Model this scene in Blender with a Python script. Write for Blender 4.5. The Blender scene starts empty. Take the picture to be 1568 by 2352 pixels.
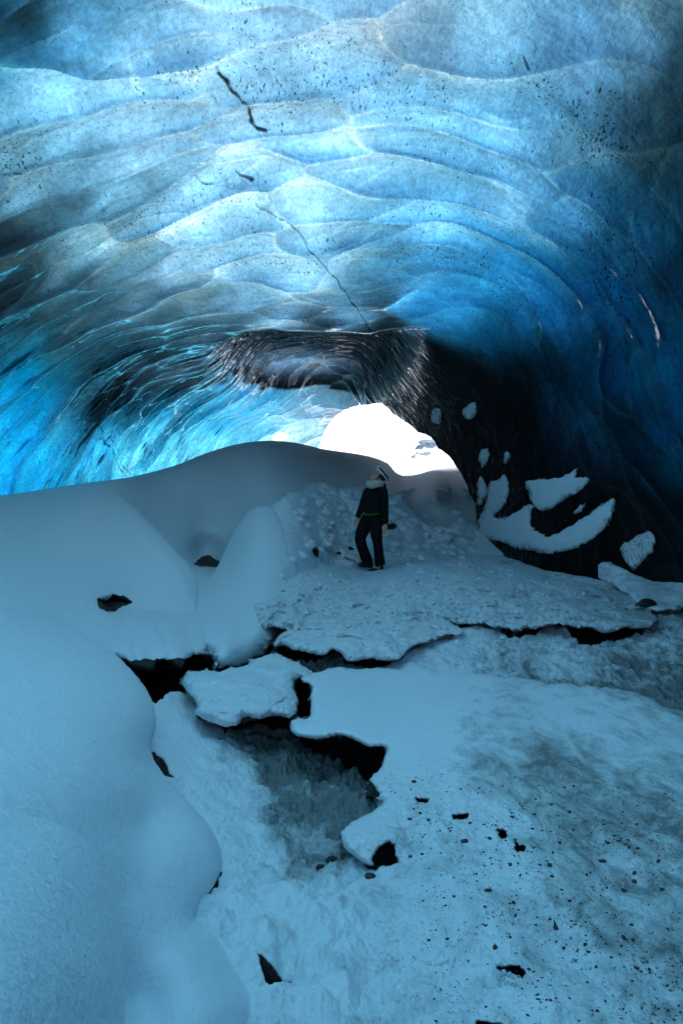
import bpy, bmesh, math, random
import numpy as np
from mathutils import Vector, Matrix

random.seed(7)
rng = np.random.default_rng(11)
SC = bpy.context.scene
COL = SC.collection

# ------------------------------------------------------------------ world scale
# plan of the cave measured from where the photographer stands: eye 1.6 m over the floor
F, H0, CX, EYE = 1899.0, 1081.0, 784.0, 1.6

def P3(u, v, Y):
    u = np.asarray(u, float); v = np.asarray(v, float); Y = np.asarray(Y, float)
    return np.stack([(u - CX) / F * Y, Y + 0 * u, EYE - (v - H0) / F * Y], -1)

def Yz(v, z):
    return (EYE - z) * F / (v - H0)

# ------------------------------------------------------------------ noise
_perm = np.random.default_rng(3).permutation(256).astype(np.int64)
_perm = np.concatenate([_perm, _perm, _perm])
_grad = np.random.default_rng(4).normal(size=(256, 3)); _grad /= np.linalg.norm(_grad, axis=1)[:, None]

def noise(p):
    """gradient noise, about -0.6..0.6"""
    sh = p.shape[:-1]
    p = p.reshape(-1, 3)
    i = np.floor(p).astype(np.int64); f = p - i
    w = f * f * f * (f * (f * 6 - 15) + 10)
    i &= 255
    out = 0
    for dx in (0, 1):
        wx = w[:, 0] if dx else 1 - w[:, 0]
        hx = _perm[i[:, 0] + dx]
        for dy in (0, 1):
            wy = w[:, 1] if dy else 1 - w[:, 1]
            hy = _perm[(hx + i[:, 1] + dy) & 511]
            for dz in (0, 1):
                wz = w[:, 2] if dz else 1 - w[:, 2]
                g = _grad[_perm[(hy + i[:, 2] + dz) & 511]]
                d = g[:, 0] * (f[:, 0] - dx) + g[:, 1] * (f[:, 1] - dy) + g[:, 2] * (f[:, 2] - dz)
                out = out + wx * wy * wz * d
    return out.reshape(sh)

def fbm(p, oct=4, gain=.5, lac=2.03):
    a, s, t = 1.0, 0, p
    for _ in range(oct):
        s = s + a * noise(t); a *= gain; t = t * lac + 17.3
    return s

def voronoi(x, y, seed=0, jit=.9):
    """2D worley: F1, F2 and a random number of the nearest cell"""
    xi = np.floor(x).astype(np.int64); yi = np.floor(y).astype(np.int64)
    f1 = np.full(x.shape, 9.0); f2 = np.full(x.shape, 9.0); cid = np.zeros(x.shape)
    for dx in (-1, 0, 1):
        for dy in (-1, 0, 1):
            cx, cy = xi + dx, yi + dy
            h = _perm[(_perm[(cx + seed) & 255] + cy) & 511]
            h2 = _perm[(h + 57) & 511]
            px = cx + .5 + (h / 255. - .5) * jit
            py = cy + .5 + (h2 / 255. - .5) * jit
            d = np.hypot(px - x, py - y)
            m = d < f1
            f2 = np.where(m, f1, np.minimum(f2, d))
            cid = np.where(m, _perm[(h2 + 91) & 511] / 255., cid)
            f1 = np.where(m, d, f1)
    return f1, f2, cid

def scales(x, y, seed=0, bend=.4):
    """worley cells bent into arches: F1, F2, offset along y inside the cell, cell number"""
    xi = np.floor(x).astype(np.int64); yi = np.floor(y).astype(np.int64)
    f1 = np.full(x.shape, 9.0); f2 = np.full(x.shape, 9.0); cid = np.zeros(x.shape); ly = np.zeros(x.shape)
    for dx in (-1, 0, 1):
        for dy in (-2, -1, 0, 1):
            cx, cy = xi + dx, yi + dy
            h = _perm[(_perm[(cx + seed) & 255] + cy) & 511]
            h2 = _perm[(h + 57) & 511]
            ax = x - (cx + .5 + (h / 255. - .5) * .95)
            ay = y - (cy + .5 + (h2 / 255. - .5) * .95) - bend * ax * ax
            d = np.hypot(ax, ay)
            m = d < f1
            f2 = np.where(m, f1, np.minimum(f2, d))
            cid = np.where(m, _perm[(h2 + 91) & 511] / 255., cid); ly = np.where(m, ay, ly)
            f1 = np.where(m, d, f1)
    return f1, f2, ly, cid

def sstep(a, b, x):
    t = np.clip((x - a) / (b - a), 0, 1)
    return t * t * (3 - 2 * t)

# ------------------------------------------------------------------ interpolation
class TPS:
    """thin plate spline in the plane"""
    def __init__(s, pts, vals, reg=0.0):
        s.p = np.asarray(pts, float) / 1000.; n = len(s.p)
        K = s.k(np.linalg.norm(s.p[:, None] - s.p[None], axis=-1)) + np.eye(n) * reg
        Pm = np.c_[np.ones(n), s.p]
        A = np.block([[K, Pm], [Pm.T, np.zeros((3, 3))]])
        v = np.asarray(vals, float)
        s.w = np.linalg.solve(A, np.r_[v, np.zeros(3)])
    @staticmethod
    def k(r):
        return np.where(r > 1e-9, r * r * np.log(np.maximum(r, 1e-9)), 0)
    def __call__(s, u, v):
        q = np.stack([np.ravel(u), np.ravel(v)], -1) / 1000.
        out = s.w[-3] + q @ s.w[-2:]
        for c, w in zip(s.p, s.w[:-3]):
            out = out + w * s.k(np.hypot(q[:, 0] - c[0], q[:, 1] - c[1]))
        return out.reshape(np.shape(u))

class DirRBF:
    """cubic kernel over unit directions"""
    def __init__(s, d, vals, reg=1e-4):
        s.d = np.asarray(d, float); n = len(s.d)
        K = np.linalg.norm(s.d[:, None] - s.d[None], axis=-1) ** 3 + np.eye(n) * reg
        Pm = np.c_[np.ones(n), s.d]
        A = np.block([[K, Pm], [Pm.T, np.zeros((4, 4))]])
        s.w = np.linalg.solve(A, np.r_[np.asarray(vals, float), np.zeros(4)])
    def __call__(s, q):
        sh = q.shape[:-1]; q = q.reshape(-1, 3)
        out = s.w[-4] + q @ s.w[-3:]
        for c, w in zip(s.d, s.w[:-4]):
            dd = q - c
            out = out + w * (dd * dd).sum(1) ** 1.5
        return out.reshape(sh)

def idw(u, v, pts, vals, power=3.0, soft=40.0):
    """smooth inverse distance blend of vector values"""
    vals = np.asarray(vals, float)
    num = 0; den = 0
    for (a, b), c in zip(pts, vals):
        w = 1.0 / ((u - a) ** 2 + (v - b) ** 2 + soft ** 2) ** (power / 2)
        num = num + w[..., None] * c; den = den + w
    return num / den[..., None]

def poly_sd(u, v, poly):
    """signed distance, positive inside"""
    poly = np.asarray(poly, float)
    d2 = np.full(np.shape(u), 1e18); inside = np.zeros(np.shape(u), bool)
    n = len(poly)
    for i in range(n):
        ax, ay = poly[i]; bx, by = poly[(i + 1) % n]
        ex, ey = bx - ax, by - ay
        t = np.clip(((u - ax) * ex + (v - ay) * ey) / (ex * ex + ey * ey + 1e-9), 0, 1)
        d2 = np.minimum(d2, (u - ax - t * ex) ** 2 + (v - ay - t * ey) ** 2)
        if ay != by:
            c = ((ay > v) != (by > v)) & (u < (bx - ax) * (v - ay) / (by - ay) + ax)
            inside ^= c
    return np.where(inside, 1, -1) * np.sqrt(d2)

def line_d(u, v, pts):
    d2 = np.full(np.shape(u), 1e18)
    for (ax, ay), (bx, by) in zip(pts[:-1], pts[1:]):
        ex, ey = bx - ax, by - ay
        t = np.clip(((u - ax) * ex + (v - ay) * ey) / (ex * ex + ey * ey + 1e-9), 0, 1)
        d2 = np.minimum(d2, (u - ax - t * ex) ** 2 + (v - ay - t * ey) ** 2)
    return np.sqrt(d2)

def smooth_poly(pts, n=4, closed=True):
    """Catmull-Rom through the points"""
    p = np.asarray(pts, float); m = len(p); out = []
    for i in range(m if closed else m - 1):
        g = lambda k: p[k % m] if closed else p[min(max(k, 0), m - 1)]
        p0, p1, p2, p3 = g(i - 1), g(i), g(i + 1), g(i + 2)
        for k in range(n):
            t = k / n
            out.append(.5 * (2 * p1 + (p2 - p0) * t + (2 * p0 - 5 * p1 + 4 * p2 - p3) * t * t + (3 * p1 - p0 - 3 * p2 + p3) * t ** 3))
    if not closed: out.append(p[-1])
    return np.array(out)

# ------------------------------------------------------------------ mesh output
def grid_mesh(name, co, keep=None, mat=None, attrs=None, flip=False, smooth=True):
    """co: (R, C, 3) array; keep: (R, C) bool of usable vertices"""
    R, Cn, _ = co.shape
    idx = np.arange(R * Cn).reshape(R, Cn)
    a, b, c, d = idx[:-1, :-1], idx[:-1, 1:], idx[1:, 1:], idx[1:, :-1]
    q = np.stack([a, d, c, b] if not flip else [a, b, c, d], -1).reshape(-1, 4)
    if keep is not None:
        k = keep.ravel(); q = q[k[q].all(1)]
    used = np.zeros(R * Cn, bool); used[q.ravel()] = True
    remap = np.cumsum(used) - 1
    verts = co.reshape(-1, 3)[used]; q = remap[q]
    me = bpy.data.meshes.new(name)
    me.vertices.add(len(verts)); me.vertices.foreach_set('co', verts.astype(np.float32).ravel())
    me.loops.add(q.size); me.loops.foreach_set('vertex_index', q.astype(np.int32).ravel())
    me.polygons.add(len(q)); me.polygons.foreach_set('loop_start', np.arange(0, q.size, 4, dtype=np.int32))
    me.update(calc_edges=True)
    me.polygons.foreach_set('use_smooth', np.full(len(q), smooth))
    for an, av in (attrs or {}).items():
        av = np.asarray(av)
        if av.ndim == 3:
            at = me.attributes.new(an, 'FLOAT_VECTOR', 'POINT')
            at.data.foreach_set('vector', av.reshape(-1, 3)[used].astype(np.float32).ravel())
        else:
            at = me.attributes.new(an, 'FLOAT', 'POINT')
            at.data.foreach_set('value', av.ravel()[used].astype(np.float32))
    if mat: me.materials.append(mat)
    o = bpy.data.objects.new(name, me); COL.objects.link(o)
    return o

def tag(o, label=None, cat=None, group=None, kind=None):
    if label: o['label'] = label
    if cat: o['category'] = cat
    if group: o['group'] = group
    if kind: o['kind'] = kind
    return o

# ------------------------------------------------------------------ materials
class NT:
    def __init__(s, name):
        s.m = bpy.data.materials.new(name); s.m.use_nodes = True
        s.t = s.m.node_tree; s.t.nodes.clear()
        s.out = s.n('ShaderNodeOutputMaterial')
    def n(s, typ, **kw):
        nd = s.t.nodes.new(typ)
        for k, v in kw.items():
            if k.startswith('_'):
                setattr(nd, k[1:], v)
            else:
                key = int(k[1:]) if k[0] == 'i' and k[1:].isdigit() else k.replace('__', ' ')
                sock = nd.inputs[key]
                if isinstance(v, bpy.types.NodeSocket): s.t.links.new(v, sock)
                else: sock.default_value = v
        return nd
    def link(s, a, b): s.t.links.new(a, b)
    def attr(s, name, out='Fac'): return s.n('ShaderNodeAttribute', _attribute_name=name).outputs[out]
    def math(s, op, a, b=0.0, c=0.0, clamp=False):
        return s.n('ShaderNodeMath', _operation=op, _use_clamp=clamp, i0=a, i1=b, i2=c).outputs[0]
    def ramp(s, fac, stops):
        nd = s.n('ShaderNodeValToRGB', Fac=fac); cr = nd.color_ramp
        while len(cr.elements) < len(stops): cr.elements.new(.5)
        for e, (p, c) in zip(cr.elements, stops):
            e.position = p; e.color = (c, c, c, 1) if not isinstance(c, tuple) else (*c, 1)
        return nd.outputs[0]
    def noise(s, vec, scale, detail=4, rough=.55, dist=0.0):
        return s.n('ShaderNodeTexNoise', Vector=vec, Scale=scale, Detail=detail, Roughness=rough, Distortion=dist).outputs[0]
    def pos(s, scale=(1, 1, 1), rot=(0, 0, 0)):
        g = s.n('ShaderNodeNewGeometry').outputs['Position']
        return s.n('ShaderNodeMapping', Vector=g, Scale=scale, Rotation=rot).outputs[0]
    def mix(s, f, a, b, mode='MIX'):
        nd = s.n('ShaderNodeMix', _data_type='RGBA', _blend_type=mode)
        for k, v in ((0, f), (6, a), (7, b)):
            if isinstance(v, bpy.types.NodeSocket): s.t.links.new(v, nd.inputs[k])
            else: nd.inputs[k].default_value = v if k == 0 else (*v, 1)
        return nd.outputs[2]
    def bump(s, h, strength=.5, dist=.02, normal=None):
        nd = s.n('ShaderNodeBump', Strength=strength, Distance=dist, Height=h)
        if normal is not None: s.t.links.new(normal, nd.inputs['Normal'])
        return nd.outputs[0]

def simple_mat(name, col, rough=.7, spec=.3, bump=None):
    t = NT(name)
    p = t.n('ShaderNodeBsdfPrincipled', Base__Color=(*col, 1), Roughness=rough)
    p.inputs['Specular IOR Level'].default_value = spec
    pos = t.pos()
    v = t.noise(pos, 9 if bump is None else bump[0], 5)
    c = t.mix(v, tuple(x * .75 for x in col), tuple(min(1, x * 1.25) for x in col))
    t.link(c, p.inputs['Base Color'])
    b = t.bump(v, .4, .01 if bump is None else bump[1]); t.link(b, p.inputs['Normal'])
    t.link(p.outputs[0], t.out.inputs[0])
    return t.m

def ice_mat(name):
    """old glacier ice: light comes through it from outside (translucent), wet glossy inner face"""
    t = NT(name)
    T = t.attr('through', 'Vector')      # transmission of the ice, bright and dark zones of the vault painted in
    pos = t.pos()
    str_ = t.pos((1.3, .55, 1.3))
    # cloudy bands of air bubbles
    n1 = t.noise(t.pos((1, .5, 1)), 1.3, 5, .6, .8)
    n2 = t.noise(str_, 5.5, 7, .68, 1.2)
    band = t.math('MULTIPLY', t.ramp(n1, [(.3, .85), (.7, 1.12)]), t.ramp(n2, [(.25, .70), (.5, 1.0), (.75, 1.28)]))
    # silt specks and streaks frozen into the ice
    sp = t.noise(t.pos((4.5, 1.6, 2)), 9, 2, .55, .3)
    silt_zone = t.noise(pos, .55, 3, .6)
    thr = t.math('ADD', sp, t.math('MULTIPLY', silt_zone, .55))
    silt = t.ramp(thr, [(.0, 1), (.9, 1), (.96, .15)])
    silt = t.ramp(t.math('ADD', t.math('SUBTRACT', thr, .955), .0), [(0, 1.0), (.035, .25)])
    n3 = t.noise(t.pos((1.6, .7, 1.3)), 19, 4, .7, .6)
    band = t.math('MULTIPLY', band, t.ramp(n3, [(.3, .72), (.5, 1.0), (.72, 1.25)]))
    k = t.math('MULTIPLY', band, silt)
    crack = t.attr('crack')
    k = t.math('MULTIPLY', k, t.math('SUBTRACT', 1.0, crack, clamp=True))
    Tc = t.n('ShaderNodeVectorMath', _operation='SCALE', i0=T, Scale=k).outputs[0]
    # translucent colour, with the scallop shading already painted into it
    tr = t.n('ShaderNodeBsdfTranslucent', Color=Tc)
    rim = t.attr('rim')
    dif = t.n('ShaderNodeBsdfDiffuse')
    dcol = t.n('ShaderNodeVectorMath', _operation='SCALE', i0=Tc, Scale=.30).outputs[0]
    t.link(dcol, dif.inputs['Color'])
    bh = t.math('ADD', t.math('MULTIPLY', t.noise(pos, 5, 4, .55, .5), 1.0), t.math('MULTIPLY', t.noise(str_, 26, 3, .5), .18))
    nb = t.bump(bh, .55, .05)
    t.link(nb, dif.inputs['Normal'])
    t.link(nb, tr.inputs['Normal'])
    add = t.n('ShaderNodeAddShader', i0=tr.outputs[0], i1=dif.outputs[0])
    gn = t.bump(t.noise(pos, 3.5, 2, .5), .35, .04)
    gl = t.n('ShaderNodeBsdfGlossy', Color=(1, 1, 1, 1), Roughness=.035, Normal=gn)
    fr = t.n('ShaderNodeFresnel', IOR=1.31, Normal=gn).outputs[0]
    fr = t.math('MULTIPLY', fr, t.attr('wet'))
    mx = t.n('ShaderNodeMixShader', i0=fr, i1=add.outputs[0], i2=gl.outputs[0])
    t.link(mx.outputs[0], t.out.inputs[0])
    return t.m

def snow_mat(name):
    t = NT(name)
    dirt = t.attr('dirt'); rough = t.attr('rough'); rock = t.attr('rock')
    pos = t.pos(); fl = t.pos((1, .55, 1))
    grain = t.noise(pos, 60, 3, .6)
    lump = t.noise(pos, 14, 5, .62, .3)
    # grey silt worked into trodden snow
    dn = t.noise(fl, 6.5, 8, .72, .6)
    dn2 = t.noise(fl, 1.4, 4, .6, .3)
    f = t.math('ADD', t.math('MULTIPLY', dn, .75), t.math('MULTIPLY', dn2, .4))
    f = t.math('ADD', f, t.math('MULTIPLY', dirt, .34))
    f = t.math('SUBTRACT', f, .34)
    f = t.ramp(f, [(.36, 0.0), (.47, .35), (.60, .95)])
    f = t.math('MULTIPLY', f, t.math('MINIMUM', t.math('MULTIPLY', dirt, 3.0), 1.0))
    c = t.mix(f, (.80, .86, .90), (.13, .145, .135))
    c = t.mix(t.math('MULTIPLY', t.noise(t.pos(), 90, 3, .7), .22), c, (.45, .56, .62))
    # scattered grit
    wv = t.n('ShaderNodeVectorMath', _operation='ADD', i0=fl, i1=t.n('ShaderNodeVectorMath', _operation='SCALE', i0=t.n('ShaderNodeTexNoise', Vector=pos, Scale=40, Detail=3).outputs[1], Scale=.05).outputs[0]).outputs[0]
    gr = t.n('ShaderNodeTexVoronoi', Vector=wv, Scale=46, Randomness=1.0)
    g1 = t.math('LESS_THAN', gr.outputs['Distance'], t.math('MULTIPLY', t.math('MULTIPLY', t.attr('grit'), .26), t.noise(pos, 3, 2)))
    c = t.mix(t.math('MULTIPLY', g1, .85), c, (.05, .055, .05))
    # bare dark gravel and rock where the snow lip ends
    rk = t.math('ADD', rock, t.math('MULTIPLY', t.math('SUBTRACT', t.noise(pos, 12, 6, .7), .5), .8))
    rkf = t.ramp(rk, [(.42, 0.0), (.56, 1.0)])
    rc = t.mix(t.noise(pos, 25, 5, .7), (.006, .007, .007), (.06, .062, .055))
    c = t.mix(rkf, c, rc)
    p = t.n('ShaderNodeBsdfPrincipled', Base__Color=c, Roughness=.62)
    p.inputs['Specular IOR Level'].default_value = .25
    h = t.math('ADD', t.math('MULTIPLY', grain, .22), t.math('MULTIPLY', t.math('MULTIPLY', lump, rough), 1.0))
    h = t.math('ADD', h, t.math('MULTIPLY', t.math('MULTIPLY', t.noise(t.pos((1, .8, 1)), 5.5, 4, .6, .4), rough), 2.2))
    h = t.math('SUBTRACT', h, t.math('MULTIPLY', f, .22))
    h = t.math('ADD', h, t.math('MULTIPLY', t.math('MULTIPLY', t.noise(pos, 24, 6, .7), rkf), 1.2))
    b = t.bump(h, .75, .045)
    t.link(b, p.inputs['Normal'])
    t.link(p.outputs[0], t.out.inputs[0])
    return t.m

ICE = ice_mat('glacier_ice')
SNOW = snow_mat('snow')

# ------------------------------------------------------------------ the ice vault
# control points of the vault: (u, v, distance) seen from the eye, then free points in metres
VC = [
 (0, 0, 5.6), (400, 0, 6.4), (784, 0, 6.9), (1200, 0, 6.6), (1568, 0, 5.8),
 (0, 250, 6.6), (400, 250, 7.8), (784, 250, 8.4), (1200, 250, 8.1), (1568, 250, 6.7),
 (0, 500, 8.0), (300, 500, 9.4), (600, 520, 10.3), (900, 520, 10.5), (1250, 520, 9.6), (1568, 500, 7.6),
 (0, 720, 9.6), (250, 720, 11.5), (520, 760, 13.6), (784, 762, 14.2), (1030, 760, 14.0), (1250, 760, 11.8), (1568, 750, 8.6),
 (0, 900, 11.5), (200, 880, 13.6), (420, 880, 17), (620, 870, 19.5), (784, 860, 20), (960, 870, 17.2), (1150, 900, 14.2), (1350, 950, 11.6), (1568, 1000, 9.5),
 (0, 1060, 13), (200, 1060, 16), (380, 1050, 20), (560, 990, 23.5), (730, 960, 24), (784, 940, 25), (880, 930, 22.5), (930, 975, 21),
 (990, 1010, 19.8), (1040, 1070, 18.6), (1090, 1160, 17), (1100, 1260, 16.4), (1180, 1100, 14.6), (1240, 1310, 13.4), (1250, 1200, 13.6), (1400, 1130, 11.6), (1400, 1335, 11.8), (1568, 1200, 10.2), (1568, 1365, 10.6),
 (1240, 1450, 13.2), (1568, 1500, 10.6), (0, 1250, 13.5), (300, 1200, 19), (600, 1150, 25),
]
VF = [(0, 0, 6.4), (-3.2, 1.5, 4.9), (3.2, 1.5, 4.9), (-5, 3, 2.6), (4.9, 3.5, 2.4), (-5.8, 7, 1.5), (4.8, 7, 1.2), (-5.6, 5, -.5), (5, 5, -.6),
      (0, -4, 5.6), (-4.5, -3, 3), (4.5, -3, 3), (-4.8, -2, 0), (4.8, -2, 0), (0, -9, 3.4), (-3, -9, 1.4), (3, -9, 1.4), (0, -9, 0)]
_pts = [P3(*c) - np.array([0, 0, EYE]) for c in VC] + [np.array(p) - np.array([0, 0, EYE]) for p in VF]
_pts = np.array(_pts); _r = np.linalg.norm(_pts, axis=1)
VR = DirRBF(_pts / _r[:, None], np.log(_r), reg=2e-4)

def scallop_amp(u, v):
    a = idw(u, v, [(200, 200), (800, 200), (1300, 200), (200, 600), (800, 600), (1250, 650), (1500, 700), (1300, 1000), (1150, 1150), (1400, 1200), (1550, 1100), (1000, 800), (1000, 880), (920, 850), (940, 920), (0, 0),
                   (950, 850), (800, 820), (500, 850), (150, 950), (300, 1040), (600, 980), (1050, 950), (1568, 200), (0, 500), (780, 930)],
            [[c] for c in (1.0, 1.0, .95, 1.0, .80, .50, .40, .20, .25, .22, .4, .3, .3, .45, .3, .3, .5, .75, 1.0, 1.9, 1.5, 1.0, .3, .9, 1.2, .7)], soft=60)
    return a[..., 0]

CRACKS = [([(490, 130), (503, 168)], 1.2, .5), ([(503, 168), (520, 190), (535, 212), (552, 222)], 4.6, 1.0), ([(552, 222), (562, 236), (568, 255)], 2.6, .9), ([(568, 255), (576, 274), (588, 290), (612, 297)], 4.8, 1.0),
          ([(75, 262), (90, 290), (100, 318)], 1.6, .5), ([(450, 405), (485, 425), (515, 455)], 1.7, .6), ([(540, 388), (552, 396), (580, 414)], 2.0, .85), ([(545, 395), (575, 425)], .9, .5),
          ([(590, 470), (640, 500), (690, 545), (712, 575)], 1.1, .6), ([(712, 575), (770, 640), (800, 680)], 1.3, .7), ([(800, 680), (820, 710), (850, 755)], 1.7, .85), ([(1200, 130), (1210, 160)], 2.2, .9),
          ([(225, 975), (262, 1040), (290, 1095)], 1.8, .8), ([(255, 990), (300, 1092)], 1.2, .6), ([(262, 1040), (330, 1060)], .9, .5)]

def vault(u, v, d=None):
    """point on the ice for a direction; returns position, ridge and crack measures"""
    if d is None:
        d = np.stack([(u - CX) / F, np.ones_like(u), -(v - H0) / F], -1)
        d = d / np.linalg.norm(d, axis=-1, keepdims=True)
    r = np.exp(VR(d))
    # the roof drops to a brow and rises again behind it
    bl = np.interp(u, [400, 480, 560, 620, 700, 780, 850, 900, 950, 1000, 1060, 1120], [830, 797, 766, 757, 765, 764, 770, 758, 752, 758, 772, 800]) + 6 * noise(np.stack([u / 45., 0 * u, 0 * u + 2], -1))
    amp = sstep(450, 640, u) * sstep(1000, 800, u) * sstep(950, 770, v) * (d[..., 1] > .3)
    r = r * (1 + .30 * amp * sstep(-1.5, 1.5, v - bl)) * (1 - .02 * np.exp(-((v - bl + 6) / 14.) ** 2) * amp)
    p = d * r[..., None] + np.array([0, 0, EYE])
    q = p * np.array([.35, .35, .35])
    w1 = noise(q); w2 = noise(q + 31.7)
    phi = np.arctan2(p[..., 0] + .4, p[..., 2] - .2) * 4.4
    b = p[..., 1]
    A = scallop_amp(u, v)
    w3 = noise(q * 2.7 + 5); w4 = noise(q * 2.7 + 77)
    f1, f2, l1, c1 = scales(phi / 1.55 + w1 * 1.1 + w3 * .36, b / .76 + w2 * 2.0 + w4 * .5 + .14 * np.abs(phi), 1, .7)
    g1, g2, l2, c2 = scales(phi / .72 + w2 * 1.3 + w4 * .5, b / .34 + w1 * 1.8 + w3 * .5, 40, .6)
    e1 = f2 - f1; e2 = g2 - g1
    h1 = 1 - np.minimum(f1, 1.2) ** 2 - l1 * .45 * sstep(0, .35, e1)
    h2_ = 1 - np.minimum(g1, 1.2) ** 2 - l2 * .4 * sstep(0, .35, e2)
    m2 = .25 + .75 * sstep(-.15, .25, noise(p * .7 + 3))
    far = sstep(11.5, 16, b)
    m2 = np.maximum(m2, far * (.2 + .8 * sstep(-.15, .15, noise(p * 1.3 + 60))))
    wisp = sstep(-.25, .35, noise(p * 1.9 + 21)) 
    calm = 1 - .85 * sstep(10.5, 14, b) * sstep(.5, 1.7, p[..., 0])
    A = A * calm
    disp = A * (.36 * (1 - .4 * far) * h1 + (.10 + .14 * far) * h2_ * m2) + .22 * A * fbm(p * .45 + 8, 2) + .02 * fbm(p * 3.0, 3) * (.4 + A)
    edge = lambda l, e: np.exp(-np.clip(l + .5, 0, 3) / .28) * 1.0 - .60 * sstep(.0, .6, l)  # pale by the near lip, darker beyond: relief shading put into colour
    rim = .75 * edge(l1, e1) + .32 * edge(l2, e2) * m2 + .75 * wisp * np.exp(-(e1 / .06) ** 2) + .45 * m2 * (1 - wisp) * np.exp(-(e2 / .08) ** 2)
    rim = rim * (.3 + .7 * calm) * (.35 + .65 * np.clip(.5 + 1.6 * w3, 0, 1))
    ck = np.zeros_like(r)
    inframe = (d[..., 1] > .3)
    for pts, wd, s in CRACKS:
        dd = line_d(u + 14 * noise(np.stack([u * .03, v * .03, 0 * u], -1)), v + 14 * noise(np.stack([u * .03, v * .03, 0 * u + 9], -1)), pts)
        wl = wd * (.35 + 1.3 * np.abs(noise(np.stack([u * .05, v * .05, 0 * u + 3], -1)) + .25))
        k = s * (1 - sstep(wl * .5, wl * 1.4, dd)) * inframe
        ck = np.maximum(ck, k)
    disp = disp + ck * .12
    scale = np.clip(r / 11., .55, 1.0)
    # keep the edge at the far mouth tidy
    r2 = r + disp * scale
    tone = .30 * (c1 - .5) + .24 * (c2 - .5) * m2 + .36 * fbm(p * 1.7 + 40, 3)
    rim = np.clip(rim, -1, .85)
    lipw = np.exp(-(e2 / .07) ** 2) * far * m2 + .4 * np.exp(-(e1 / .05) ** 2)
    return d * r2[..., None] + np.array([0, 0, EYE]), rim, ck, (A, c1, c2, tone, w3, w4, lipw)

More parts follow.
